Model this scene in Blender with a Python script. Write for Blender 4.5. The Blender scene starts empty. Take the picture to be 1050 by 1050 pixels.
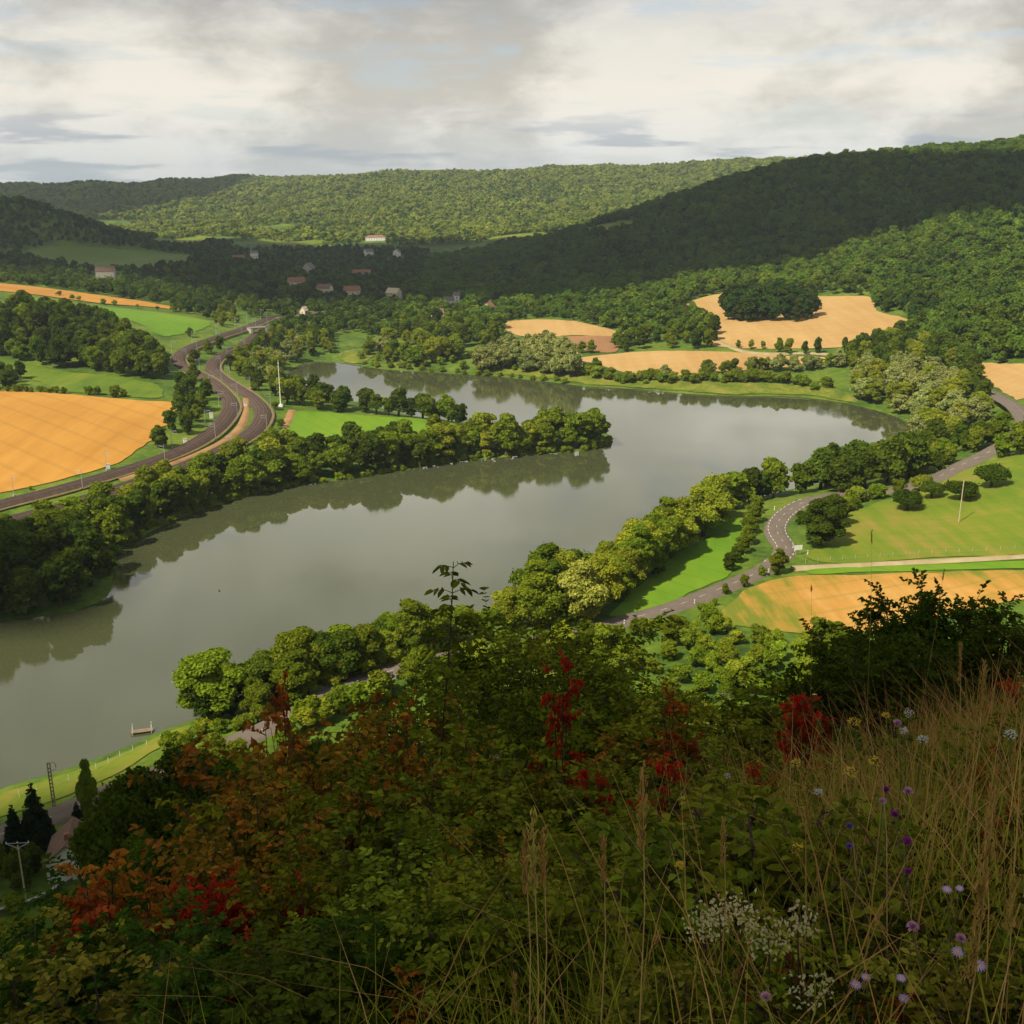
import bpy, bmesh, math, random
import numpy as np
from mathutils import Vector, Matrix
from mathutils.geometry import delaunay_2d_cdt

SC = bpy.context.scene
COL = SC.collection
R = math.radians

# ------------------------------------------------------------------ camera
CAMZ, FPX, PITCH = 110.0, 1100.0, R(16.7)
cam_d = bpy.data.cameras.new('camera')
cam_d.sensor_width = 36.0
cam_d.lens = 36.0 * FPX / 1050.0
cam_d.clip_start = 0.1
cam_d.clip_end = 40000
cam = bpy.data.objects.new('camera', cam_d)
cam.location = (0, 0, CAMZ)
cam.rotation_euler = (R(90) - PITCH, 0, 0)
COL.objects.link(cam)
SC.camera = cam

# ------------------------------------------------------------------ sun, sky, exposure
SUN_EL = R(50)
SUN_AZ = math.atan2(-0.74, -0.67)                  # from the left, a little behind the viewer
SUN = Vector((math.sin(SUN_AZ) * math.cos(SUN_EL), math.cos(SUN_AZ) * math.cos(SUN_EL), math.sin(SUN_EL)))
sun_d = bpy.data.lights.new('sun', 'SUN')
sun_d.energy = 5.0
sun_d.angle = R(0.9)
sun_d.color = (1.0, 0.90, 0.74)
sun = bpy.data.objects.new('sun', sun_d)
sun.rotation_euler = SUN.to_track_quat('Z', 'Y').to_euler()
sun.location = (-300, -150, 400)
COL.objects.link(sun)

SC.view_settings.view_transform = 'Standard'
SC.view_settings.look = 'None'
SC.view_settings.exposure = 0.42
SC.view_settings.gamma = 1.0
SC.view_settings.use_curve_mapping = False
SC.cycles.max_bounces = 5
SC.cycles.diffuse_bounces = 2
SC.cycles.glossy_bounces = 2
SC.cycles.transmission_bounces = 3
SC.cycles.transparent_max_bounces = 6
SC.cycles.volume_bounces = 0
SC.cycles.caustics_reflective = False
SC.cycles.caustics_refractive = False


class NT:
    """small wrapper for building node trees"""
    def __init__(s, nt):
        s.nt = nt
        nt.nodes.clear()

    def n(s, typ, **kw):
        nd = s.nt.nodes.new(typ)
        for k, v in kw.items():
            if k.startswith('i_'):
                nd.inputs[k[2:].replace('_', ' ')].default_value = v
            else:
                setattr(nd, k, v)
        return nd

    def l(s, a, b):
        s.nt.links.new(a, b)

    def ramp(s, fac, stops, interp='LINEAR'):
        r = s.n('ShaderNodeValToRGB')
        r.color_ramp.interpolation = interp
        el = r.color_ramp.elements
        while len(el) > 1:
            el.remove(el[-1])
        el[0].position, el[0].color = stops[0][0], (*stops[0][1], 1)
        for p, c in stops[1:]:
            e = el.new(p)
            e.color = (*c, 1)
        s.l(fac, r.inputs['Fac'])
        return r.outputs['Color']

    def math(s, op, a, b=None, c=None, clamp=False):
        m = s.n('ShaderNodeMath', operation=op, use_clamp=clamp)
        for i, x in enumerate((a, b, c)):
            if x is None:
                continue
            if isinstance(x, (int, float)):
                m.inputs[i].default_value = x
            else:
                s.l(x, m.inputs[i])
        return m.outputs[0]

    def noise(s, vec, scale, detail=4, rough=0.5, dist=0.0):
        t = s.n('ShaderNodeTexNoise')
        t.inputs['Scale'].default_value = scale
        t.inputs['Detail'].default_value = detail
        t.inputs['Roughness'].default_value = rough
        t.inputs['Distortion'].default_value = dist
        if vec is not None:
            s.l(vec, t.inputs['Vector'])
        return t.outputs[0]

    def mix(s, fac, a, b, blend='MIX'):
        m = s.n('ShaderNodeMix', data_type='RGBA', blend_type=blend)
        for sock, x in ((m.inputs[0], fac), (m.inputs[6], a), (m.inputs[7], b)):
            if isinstance(x, (int, float)):
                sock.default_value = x
            elif isinstance(x, tuple):
                sock.default_value = (*x, 1) if len(x) == 3 else x
            else:
                s.l(x, sock)
        return m.outputs[2]


def make_world():
    w = bpy.data.worlds.new('World')
    SC.world = w
    w.use_nodes = True
    t = NT(w.node_tree)
    out = t.n('ShaderNodeOutputWorld')
    sky = t.n('ShaderNodeTexSky', sky_type='NISHITA', sun_disc=False)
    sky.sun_elevation = SUN_EL
    sky.sun_rotation = SUN_AZ
    sky.altitude = 200
    sky.dust_density = 1.5
    bg = t.n('ShaderNodeBackground')
    t.l(sky.outputs[0], bg.inputs[0])
    bg.inputs[1].default_value = 0.11
    # banks of cloud: noise on the view direction, squeezed flat towards the skyline
    tc = t.n('ShaderNodeTexCoord')
    sep = t.n('ShaderNodeSeparateXYZ')
    t.l(tc.outputs['Generated'], sep.inputs[0])
    el = sep.outputs[2]

    def stretched(k, off):
        mp = t.n('ShaderNodeMapping')
        mp.inputs['Location'].default_value = off
        mp.inputs['Scale'].default_value = (1.0, 1.0, k)
        t.l(tc.outputs['Generated'], mp.inputs[0])
        return mp.outputs[0]

    def rng(x, a, b, c, d, smooth=True):
        r = t.n('ShaderNodeMapRange', interpolation_type='SMOOTHSTEP' if smooth else 'LINEAR')
        for nm, q in (('From Min', a), ('From Max', b), ('To Min', c), ('To Max', d)):
            r.inputs[nm].default_value = q
        t.l(x, r.inputs[0])
        return r.outputs[0]

    body = t.noise(stretched(2.0, (3.1, 0.4, 0.2)), 4.6, 10, 0.56, 0.15)          # the big banks
    puff = t.noise(stretched(2.4, (0.7, 5.2, 1.9)), 10.5, 10, 0.62, 0.25)         # their billows
    wisp = t.noise(stretched(7.5, (8.0, 1.0, 0.0)), 6.0, 8, 0.55, 0.2)            # low flat streaks
    dens = t.math('ADD', t.math('MULTIPLY', body, 0.62), t.math('MULTIPLY', puff, 0.38))
    # grey undersides overhead, cream banks lower down, pale haze at the skyline
    base = t.ramp(rng(el, 0.0, 0.5, 0.0, 1.0, False), [(0.0, (0.60, 0.615, 0.60)), (0.07, (0.63, 0.625, 0.585)), (0.16, (0.66, 0.615, 0.535)), (0.23, (0.60, 0.57, 0.505)), (0.32, (0.45, 0.445, 0.425)), (0.39, (0.84, 0.80, 0.715)), (0.52, (0.88, 0.84, 0.76)), (0.64, (0.66, 0.64, 0.58)),
                                                         (0.78, (0.40, 0.40, 0.39)), (1.0, (0.28, 0.285, 0.29))])
    light = rng(dens, 0.40, 0.57, 0.77, 1.18)
    c = t.mix(1.0, base, light, 'MULTIPLY')
    edge = t.math('MULTIPLY', rng(puff, 0.50, 0.60, 0.0, 1.0), rng(body, 0.46, 0.56, 0.0, 0.30))
    c = t.mix(edge, c, (0.80, 0.75, 0.65))
    low = t.math('MULTIPLY', rng(wisp, 0.53, 0.62, 0.0, 0.75), rng(el, 0.035, 0.085, 1.0, 0.0))
    c = t.mix(low, c, (0.33, 0.37, 0.42))
    cb = t.n('ShaderNodeBackground')
    t.l(c, cb.inputs[0])
    cb.inputs[1].default_value = 0.95
    gap = t.math('MULTIPLY', rng(dens, 0.34, 0.41, 0.62, 1.0), rng(wisp, 0.36, 0.46, 0.70, 1.0))
    mx = t.n('ShaderNodeMixShader')
    t.l(gap, mx.inputs[0]); t.l(bg.outputs[0], mx.inputs[1]); t.l(cb.outputs[0], mx.inputs[2])
    t.l(mx.outputs[0], out.inputs[0])


make_world()

# ------------------------------------------------------------------ pixels of the photograph -> places on the ground
CP, SP = math.cos(PITCH), math.sin(PITCH)


def ray(u, v):
    a, b = (u - 525) / FPX, (525 - v) / FPX
    d = np.array([a, CP + b * SP, -SP + b * CP])
    return d / np.linalg.norm(d[:2])            # one unit of horizontal distance


def on_z(u, v, z):
    d = ray(u, v)
    t = (z - CAMZ) / d[2]
    return np.array([d[0] * t, d[1] * t, z])


def on_d(u, v, D):
    d = ray(u, v)
    return np.array([d[0] * D, d[1] * D, CAMZ + d[2] * D])


def proj(x, y, z):
    dz = z - CAMZ
    f = y * CP - dz * SP
    up = y * SP + dz * CP
    return 525 + FPX * x / f, 525 - FPX * up / f


def spline(pts, step=None, n=6, closed=False):
    P = np.array(pts, float)
    N = len(P)
    out = []
    for i in range(N if closed else N - 1):
        g = lambda k: P[k % N] if closed else P[min(max(k, 0), N - 1)]
        p0, p1, p2, p3 = g(i - 1), g(i), g(i + 1), g(i + 2)
        for k in range(n):
            t = k / n
            out.append(0.5 * ((2 * p1) + (-p0 + p2) * t + (2 * p0 - 5 * p1 + 4 * p2 - p3) * t * t + (-p0 + 3 * p1 - 3 * p2 + p3) * t ** 3))
    if not closed:
        out.append(P[-1])
    return np.array(out)


def in_poly(px, py, poly):
    poly = np.asarray(poly)
    ins = np.zeros(np.shape(px), bool)
    j = len(poly) - 1
    for i in range(len(poly)):
        xi, yi, xj, yj = poly[i][0], poly[i][1], poly[j][0], poly[j][1]
        c = ((yi > py) != (yj > py)) & (px < (xj - xi) * (py - yi) / (yj - yi + 1e-12) + xi)
        ins ^= c
        j = i
    return ins


def seg_dist(x, y, line, closed=False):
    line = np.asarray(line)[:, :2]
    d = np.full(np.shape(x), 1e9)
    N = len(line)
    for i in range(N if closed else N - 1):
        a, b = line[i], line[(i + 1) % N]
        ab = b - a
        L = ab @ ab + 1e-9
        t = np.clip(((x - a[0]) * ab[0] + (y - a[1]) * ab[1]) / L, 0, 1)
        d = np.minimum(d, np.hypot(x - a[0] - t * ab[0], y - a[1] - t * ab[1]))
    return d


# ------------------------------------------------------------------ relief
_c = []
for u, v, z in [  # valley floor and gentle slopes
    (0, 900, 6), (100, 870, 6), (60, 830, 4), (200, 750, 4.5), (300, 735, 6), (400, 698, 6), (520, 660, 5.5), (640, 640, 6.5), (740, 610, 6.5),
    (800, 545, 6), (820, 520, 6), (700, 580, 4.5), (640, 600, 4), (880, 500, 7), (985, 480, 10), (1050, 480, 17), (1050, 570, 12), (940, 580, 9),
    (830, 580, 7), (1000, 520, 14), (900, 600, 9), (760, 640, 8), (660, 690, 8), (1050, 610, 13), (1020, 410, 14), (1050, 385, 18), (960, 440, 5), (940, 400, 4.5),
    (0, 400, 17), (0, 505, 7.5), (184, 413, 13), (180, 465, 8.5), (60, 503, 7.5), (130, 482, 8), (235, 430, 9), (265, 420, 9), (222, 366, 11),
    (180, 368, 13), (262, 335, 12), (320, 320, 12), (300, 440, 4), (400, 440, 4), (520, 445, 2.5), (250, 480, 3.5), (150, 520, 4), (50, 560, 4),
    (0, 580, 4), (0, 368, 20), (170, 388, 15), (100, 380, 18), (90, 400, 16), (350, 300, 14), (400, 307, 14), (449, 335, 8), (400, 350, 5),
    (520, 345, 9), (580, 330, 13), (640, 343, 11), (600, 375, 6), (700, 372, 8), (820, 372, 9), (745, 302, 30), (700, 318, 22), (890, 306, 31),
    (800, 355, 14), (930, 345, 20), (620, 325, 16), (860, 330, 22), (760, 340, 18), (340, 360, 3), (480, 375, 3), (640, 390, 3), (760, 395, 3), (860, 400, 4),
    (1100, 480, 24), (1150, 420, 34), (1100, 600, 18), (-80, 520, 9), (-80, 400, 24), (-100, 620, 5),
]:
    _c.append(on_z(u, v, z))
for u, v, D, cut in [  # ridges: treetop pixel, range, canopy height
    (545, 243, 1700, 9), (600, 230, 1620, 9), (650, 213, 1520, 9), (700, 199, 1430, 9), (760, 180, 1360, 9), (830, 168, 1310, 9), (950, 166, 1260, 9),
    (1050, 163, 1220, 9), (1200, 160, 1180, 9), (900, 250, 1050, 9), (1000, 320, 740, 9), (800, 240, 1150, 9), (980, 230, 1010, 9), (700, 260, 1180, 9),
    (1050, 340, 660, 9), (1060, 250, 930, 9), (620, 280, 1200, 9), (560, 285, 1230, 9),
    (-60, 192, 3500, 8), (60, 190, 3500, 8), (150, 186, 3450, 8), (250, 184, 3300, 8), (400, 179, 3150, 8), (460, 177, 3100, 8), (600, 174, 3000, 8), (700, 170, 2900, 8),
    (830, 165, 2700, 8), (960, 158, 2500, 8), (1050, 152, 2400, 8), (1200, 148, 2350, 8), (-150, 192, 3500, 8),
    (60, 240, 2100, 0), (200, 248, 1950, 0), (320, 246, 1950, 0), (385, 247, 1900, 0), (470, 243, 1950, 0), (560, 238, 2050, 0), (330, 215, 2450, 5), (500, 210, 2450, 5), (620, 205, 2500, 5),
    (200, 215, 2600, 5),
    (-80, 200, 1400, 10), (0, 205, 1400, 10), (40, 206, 1400, 10), (70, 219, 1400, 10), (100, 236, 1420, 10), (0, 245, 1280, 8), (150, 236, 1720, 10), (200, 238, 1720, 10), (228, 254, 1700, 8),
    (25, 262, 1280, 0), (60, 254, 1380, 0), (110, 258, 1380, 0), (190, 264, 1330, 0), (140, 276, 1180, 0), (60, 275, 1160, 0), (0, 280, 1120, 4), (180, 290, 1060, 6), (100, 288, 1050, 4),
    (0, 293, 930, 0), (100, 305, 900, 0), (185, 318, 880, 0), (90, 318, 820, 0), (210, 333, 780, 0), (165, 343, 740, 0), (280, 275, 1450, 5), (400, 265, 1650, 5), (480, 262, 1600, 5),
    (320, 285, 1250, 0), (0, 312, 720, 8), (80, 322, 700, 8), (-80, 300, 760, 6),
]:
    p = on_d(u, v, D)
    p[2] -= cut
    _c.append(p)
for p in [(0, -600, 112), (900, -600, 115), (-900, -700, 100), (700, 100, 112), (800, 350, 90), (-450, 200, 6), (-700, 0, 20), (-900, 500, 40), (-1500, 800, 110),
          (1500, 800, 150), (1300, 300, 140), (3000, 3000, 180), (-3500, 3000, 120), (0, 4600, 120), (2500, 4600, 150), (-2500, 4600, 120), (0, 8500, 110), (8000, 0, 130),
          (-8000, 0, 110), (0, -8000, 120), (7000, 7000, 130), (-7000, 7000, 110), (7000, -7000, 130), (-7000, -7000, 110), (-300, 120, 5), (-250, 60, 6), (120, 200, 8), (0, 140, 8), (-80, 100, 7)]:
    _c.append(np.array(p, float))
_c = np.array(_c)
_K = 45.0


def _phi(dx, dy):
    return np.sqrt(dx * dx + dy * dy + _K * _K)


_A = _phi(_c[:, None, 0] - _c[None, :, 0], _c[:, None, 1] - _c[None, :, 1])
_n = len(_c)
_M = np.zeros((_n + 1, _n + 1))
_M[:_n, :_n] = _A + np.eye(_n) * -8.0
_M[:_n, _n] = _M[_n, :_n] = 1
_w = np.linalg.solve(_M, np.append(_c[:, 2], 0))


def h_valley(x, y):
    x = np.asarray(x, float); y = np.asarray(y, float)
    z = np.full(x.shape, _w[_n])
    for i in range(_n):
        z += _w[i] * _phi(x - _c[i, 0], y - _c[i, 1])
    r = np.hypot(x, y)
    roll = np.sin(x * .012 + 1.3 * np.sin(y * .007)) + .6 * np.sin(x * .029 + y * .011 + 1.0) + .5 * np.sin(x * .053 - y * .023)
    return z + np.clip((r - 1150) / 900, 0, 1) * 4.5 * roll


LAKE_PX = [(-220, 900), (-60, 845), (0, 812), (50, 797), (100, 780), (135, 766), (165, 752), (205, 738), (260, 722), (330, 700), (400, 678), (440, 664), (490, 645), (545, 622),
           (600, 596), (650, 566), (700, 543), (750, 521), (800, 505), (860, 492), (900, 474), (930, 458), (938, 442), (922, 428), (880, 416), (840, 409), (800, 406), (750, 406),
           (700, 403), (640, 398), (600, 396), (560, 391), (500, 385), (450, 382), (400, 379), (370, 375), (345, 371), (318, 371), (298, 378), (292, 386), (300, 394), (340, 406),
           (380, 416), (420, 426), (470, 433), (520, 438), (570, 439), (605, 441), (624, 446), (624, 453), (604, 461), (560, 465), (520, 468), (470, 473), (430, 479), (380, 487),
           (340, 493), (310, 497), (270, 505), (230, 515), (190, 528), (150, 546), (122, 562), (112, 580), (112, 596), (106, 612), (85, 622), (50, 630), (0, 636), (-60, 640), (-220, 660)]
LAKE = np.array([on_z(u, v, 0)[:2] for u, v in spline(LAKE_PX, n=4, closed=True)])
_lk_lo, _lk_hi = LAKE.min(0) - 60, LAKE.max(0) + 60


def lake_sdf(x, y):
    x = np.asarray(x, float); y = np.asarray(y, float)
    out = np.full(x.shape, 60.0)
    m = (x > _lk_lo[0]) & (x < _lk_hi[0]) & (y > _lk_lo[1]) & (y < _lk_hi[1])
    if m.any():
        d = seg_dist(x[m], y[m], LAKE, True)
        out[m] = np.where(in_poly(x[m], y[m], LAKE), -d, d)
    return out


HD = (-0.48, 0.877)


def h_hill(x, y):
    s = HD[0] * x + HD[1] * y
    sp = np.maximum(s, 0)
    z = 108.3 - 0.80 * (np.sqrt(sp * sp + 4) - 2) + np.where(s < 0, -s * 0.03, 0)
    return z


def H(x, y, hill=True):
    x = np.asarray(x, float); y = np.asarray(y, float)
    z = h_valley(x, y)
    d = lake_sdf(x, y)
    z = np.where(d < 60, np.minimum(z, 0.25 + d * 0.16 + 0.004 * d * d + np.maximum(d - 40, 0) * 2), z)
    z = np.where(d >= 0, np.maximum(z, 0.25 + np.minimum(d, 20) * .07), z)
    z = np.where(d < 0, np.maximum(-2.0, d * 0.25 + 0.25), z)
    if hill:
        g = h_hill(x, y)
        k = 5.0
        t = np.clip(0.5 + 0.5 * (g - z) / k, 0, 1)
        near = np.hypot(x, y) < 900
        z = np.where(near & (g > -20), z * (1 - t) + g * t + k * t * (1 - t) * .5, z)
    return z


# a raster of the relief, for quick look-ups while things are placed
GX0, GY0, GST, GNX, GNY = -1000.0, 60.0, 4.0, 500, 460
_gx, _gy = np.meshgrid(GX0 + GST * np.arange(GNX), GY0 + GST * np.arange(GNY))
_fan = np.abs(_gx) < _gy * .62 + 60
_R_SDF = np.full(_gx.shape, 60.0); _R_SDF[_fan] = lake_sdf(_gx[_fan], _gy[_fan])
_R_ALL = np.zeros(_gx.shape); _R_ALL[_fan] = H(_gx[_fan], _gy[_fan])
_R_VAL = np.zeros(_gx.shape); _R_VAL[_fan] = H(_gx[_fan], _gy[_fan], False)


def look(Rs, x, y):
    x = np.asarray(x, float); y = np.asarray(y, float)
    i = np.clip((x - GX0) / GST, 0, GNX - 1.001); j = np.clip((y - GY0) / GST, 0, GNY - 1.001)
    a, b = i.astype(int), j.astype(int)
    f, g = i - a, j - b
    return (Rs[b, a] * (1 - f) + Rs[b, a + 1] * f) * (1 - g) + (Rs[b + 1, a] * (1 - f) + Rs[b + 1, a + 1] * f) * g


def in_raster(x, y):
    return (np.abs(x) < y * .6 + 50) & (y > GY0) & (y < GY0 + GST * (GNY - 2)) & (np.abs(x) < 990)


def Hq(x, y, hill=True):
    x = np.asarray(x, float); y = np.asarray(y, float)
    k = in_raster(x, y)
    out = look(_R_ALL if hill else _R_VAL, x, y)
    if not np.all(k):
        if np.ndim(out) == 0:
            return H(x, y, hill)
        out[~k] = H(x[~k], y[~k], hill)
    return out


_TT = np.concatenate([np.geomspace(3, 60, 60), np.geomspace(62, 1750, 500), np.geomspace(1770, 8000, 40)])


def at(u, v, hill=False):
    """the ground seen at a pixel of the photograph (hill: also the slope the viewer stands on)"""
    d = ray(u, v)
    hz = Hq(d[0] * _TT, d[1] * _TT, hill)
    below = np.nonzero(CAMZ + d[2] * _TT < hz)[0]
    if len(below) == 0:
        return on_d(u, v, 5000)
    i = max(below[0], 1)
    a, b = _TT[i - 1], _TT[i]
    for _ in range(14):
        m = .5 * (a + b)
        if CAMZ + d[2] * m < Hq(d[0] * m, d[1] * m, hill):
            b = m
        else:
            a = m
    x, y = d[0] * b, d[1] * b
    return np.array([x, y, float(Hq(x, y))])


def ground(x, y):
    return float(Hq(float(x), float(y)))


# ------------------------------------------------------------------ object helpers
def tag(o, label=None, cat=None, group=None, kind=None):
    if label: o['label'] = label
    if cat: o['category'] = cat
    if group: o['group'] = group
    if kind: o['kind'] = kind
    return o


def empty(name, loc=(0, 0, 0), rz=0.0, scale=1.0):
    o = bpy.data.objects.new(name, None)
    o.empty_display_size = 0.5
    o.location = loc
    o.rotation_euler = (0, 0, rz)
    o.scale = (scale,) * 3 if isinstance(scale, (int, float)) else scale
    COL.objects.link(o)
    return o


def mesh_np(name, V, F, mats, smooth=False, midx=None):
    """mesh from a vertex array and a list of faces (arrays of equal-sized faces, or one list)"""
    me = bpy.data.meshes.new(name)
    V = np.asarray(V, np.float32)
    if not isinstance(F, (list, tuple)) or (len(F) and not isinstance(F[0], np.ndarray)):
        F = [np.asarray(F)]
    F = [f for f in F if len(f)]
    tot = np.concatenate([np.full(len(f), f.shape[1], np.int32) for f in F])
    idx = np.concatenate([f.reshape(-1).astype(np.int32) for f in F])
    me.vertices.add(len(V)); me.vertices.foreach_set('co', V.reshape(-1))
    me.loops.add(len(idx)); me.loops.foreach_set('vertex_index', idx)
    me.polygons.add(len(tot))
    st = np.zeros(len(tot), np.int32); st[1:] = np.cumsum(tot)[:-1]
    me.polygons.foreach_set('loop_start', st)
    if smooth:
        me.polygons.foreach_set('use_smooth', np.ones(len(tot), bool))
    if midx is not None:
        me.polygons.foreach_set('material_index', np.asarray(midx, np.int32))
    for m in (mats if isinstance(mats, (list, tuple)) else [mats]):
        me.materials.append(m)
    me.update(calc_edges=True)
    me.validate()
    return me


def link(name, me, parent=None, loc=None):
    o = bpy.data.objects.new(name, me)
    COL.objects.link(o)
    if parent is not None:
        o.parent = parent
    if loc is not None:
        o.location = loc
    return o


class MB:
    """collects boxes, tubes and prisms into one mesh"""
    def __init__(s):
        s.V, s.F = [], []

    def add(s, V, F):
        b = len(s.V)
        s.V += [tuple(v) for v in V]
        s.F += [tuple(b + i for i in f) for f in F]
        return s

    def box(s, c, d, rz=0.0):
        x, y, z = d[0] / 2, d[1] / 2, d[2] / 2
        V = [(sx * x, sy * y, sz * z) for sz in (-1, 1) for sx, sy in ((-1, -1), (1, -1), (1, 1), (-1, 1))]
        ca, sa = math.cos(rz), math.sin(rz)
        V = [(c[0] + a * ca - b * sa, c[1] + a * sa + b * ca, c[2] + e) for a, b, e in V]
        return s.add(V, [(3, 2, 1, 0), (4, 5, 6, 7), (0, 1, 5, 4), (1, 2, 6, 5), (2, 3, 7, 6), (3, 0, 4, 7)])

    def tube(s, pts, rad, n=6, cap=True):
        pts = [Vector(p) for p in pts]
        if isinstance(rad, (int, float)):
            rad = [rad] * len(pts)
        V, F = [], []
        ref = Vector((0.31, 0.77, 0.55))
        for i, p in enumerate(pts):
            t = (pts[min(i + 1, len(pts) - 1)] - pts[max(i - 1, 0)]).normalized()
            a = t.cross(ref).normalized(); b = t.cross(a)
            for k in range(n):
                q = 2 * math.pi * k / n
                V.append(p + (a * math.cos(q) + b * math.sin(q)) * rad[i])
        for i in range(len(pts) - 1):
            for k in range(n):
                k2 = (k + 1) % n
                F.append((i * n + k, i * n + k2, (i + 1) * n + k2, (i + 1) * n + k))
        if cap:
            F.append(tuple(range(n - 1, -1, -1)))
            F.append(tuple((len(pts) - 1) * n + k for k in range(n)))
        return s.add(V, F)

    def build(s, name, mat, parent=None, smooth=False):
        me = bpy.data.meshes.new(name)
        me.from_pydata(s.V, [], s.F)
        me.materials.append(mat)
        if smooth:
            me.polygons.foreach_set('use_smooth', np.ones(len(s.F), bool))
        me.update()
        return link(name, me, parent)


def dup(root, loc=None, rz=None, scale=None, label=None, group=None):
    r = root.copy(); COL.objects.link(r)
    if loc is not None: r.location = loc
    if rz is not None: r.rotation_euler = (0, 0, rz)
    if scale is not None: r.scale = (scale,) * 3 if isinstance(scale, (int, float)) else scale
    if label: r['label'] = label
    if group: r['group'] = group
    for ch in list(root.children):
        c = ch.copy(); COL.objects.link(c); c.parent = r
        for g in ch.children:
            d = g.copy(); COL.objects.link(d); d.parent = c
    return r


# ------------------------------------------------------------------ materials
def new_mat(name):
    m = bpy.data.materials.new(name)
    m.use_nodes = True
    t = NT(m.node_tree)
    out = t.n('ShaderNodeOutputMaterial')
    return m, t, out


def surf_mat(name, stops, scale, detail=5, rough=0.9, scale2=None, amt2=0.35, stretch=None, spec=0.2, bump=0.0, dist=0.3, lines=None):
    """a real surface: two noises choose between its colours"""
    m, t, out = new_mat(name)
    p = t.n('ShaderNodeBsdfPrincipled')
    p.inputs['Roughness'].default_value = rough
    p.inputs['Specular IOR Level'].default_value = spec
    tc = t.n('ShaderNodeTexCoord')
    v = tc.outputs['Object']
    if stretch:
        mp = t.n('ShaderNodeMapping')
        mp.inputs['Rotation'].default_value = (0, 0, stretch[1])
        mp.inputs['Scale'].default_value = stretch[0]
        t.l(v, mp.inputs[0]); v2 = mp.outputs[0]
    else:
        v2 = v
    a = t.noise(v, scale, detail, 0.6, dist)
    if scale2:
        b = t.noise(v2, scale2, 4, 0.65, 0.0)
        a = t.math('ADD', t.math('MULTIPLY', a, 1 - amt2), t.math('MULTIPLY', b, amt2))
    c = t.ramp(a, stops)
    if lines:                                       # wheel tracks left by the tractor
        ml = t.n('ShaderNodeMapping'); ml.inputs['Rotation'].default_value = (0, 0, lines[1])
        t.l(v, ml.inputs[0])
        wv = t.n('ShaderNodeTexWave', wave_type='BANDS', bands_direction='X', wave_profile='SIN')
        wv.inputs['Scale'].default_value = 0.314 / lines[0]
        wv.inputs['Distortion'].default_value = 1.2
        wv.inputs['Detail Scale'].default_value = 0.15
        t.l(ml.outputs[0], wv.inputs[0])
        k = t.ramp(wv.outputs['Fac'], [(0.90, (0, 0, 0)), (0.985, (1, 1, 1))])
        c = t.mix(t.math('MULTIPLY', k, lines[2]), c, lines[3])
    t.l(c, p.inputs['Base Color'])
    if bump:
        bp = t.n('ShaderNodeBump'); bp.inputs['Strength'].default_value = bump; bp.inputs['Distance'].default_value = 0.3
        t.l(a, bp.inputs['Height']); t.l(bp.outputs[0], p.inputs['Normal'])
    t.l(p.outputs[0], out.inputs[0])
    return m


def leaf_mat(name, dark, light, var=0.35, trans=0.3, scale=0.25, hue=0.03, gloss=0.0, patch=0.0, bias=1.0):
    m, t, out = new_mat(name)
    tc = t.n('ShaderNodeTexCoord')
    oi = t.n('ShaderNodeObjectInfo')
    a = t.noise(tc.outputs['Object'], scale, 3, 0.6)
    gi = t.n('ShaderNodeNewGeometry')
    f = t.math('ADD', t.math('MULTIPLY', t.math('SUBTRACT', a, 0.5), 1.6), t.math('ADD', t.math('MULTIPLY', gi.outputs['Random Per Island'], 0.5), 0.25), clamp=True)
    if bias != 1.0:
        f = t.math('POWER', f, bias)
    c = t.mix(f, dark, light)
    if patch:                                       # stands of one kind within a wood
        pn = t.noise(oi.outputs['Location'], 0.009, 4, 0.6)
        c = t.mix(t.math('MULTIPLY', t.math('SUBTRACT', pn, 0.38), 4.0 * patch, clamp=True), c, t.mix(1.0, c, (0.62, 0.70, 0.80), 'MULTIPLY'))
    hs = t.n('ShaderNodeHueSaturation')
    t.l(c, hs.inputs['Color'])
    t.l(t.math('ADD', t.math('MULTIPLY', t.math('SUBTRACT', oi.outputs['Random'], 0.5), 2 * var), 1.0), hs.inputs['Value'])
    r2 = t.math('FRACT', t.math('MULTIPLY', oi.outputs['Random'], 17.31))
    t.l(t.math('ADD', t.math('MULTIPLY', t.math('SUBTRACT', r2, 0.5), 2 * hue), 0.5), hs.inputs['Hue'])
    d = t.n('ShaderNodeBsdfDiffuse'); t.l(hs.outputs[0], d.inputs[0])
    tr = t.n('ShaderNodeBsdfTranslucent')
    t.l(t.mix(0.6, hs.outputs[0], (0.9, 1.0, 0.25), 'MULTIPLY'), tr.inputs[0])
    mx = t.n('ShaderNodeMixShader'); mx.inputs[0].default_value = trans
    t.l(d.outputs[0], mx.inputs[1]); t.l(tr.outputs[0], mx.inputs[2])
    last = mx.outputs[0]
    if gloss:
        g = t.n('ShaderNodeBsdfGlossy'); g.inputs['Roughness'].default_value = 0.45
        m2 = t.n('ShaderNodeMixShader'); m2.inputs[0].default_value = gloss
        t.l(last, m2.inputs[1]); t.l(g.outputs[0], m2.inputs[2]); last = m2.outputs[0]
    t.l(last, out.inputs[0])
    return m


def plain_mat(name, col, rough=0.7, var=0.15, scale=2.0, spec=0.3):
    return surf_mat(name, [(0.3, tuple(c * (1 - var) for c in col)), (0.7, tuple(min(c * (1 + var), 1) for c in col))], scale, 4, rough, spec=spec)


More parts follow.
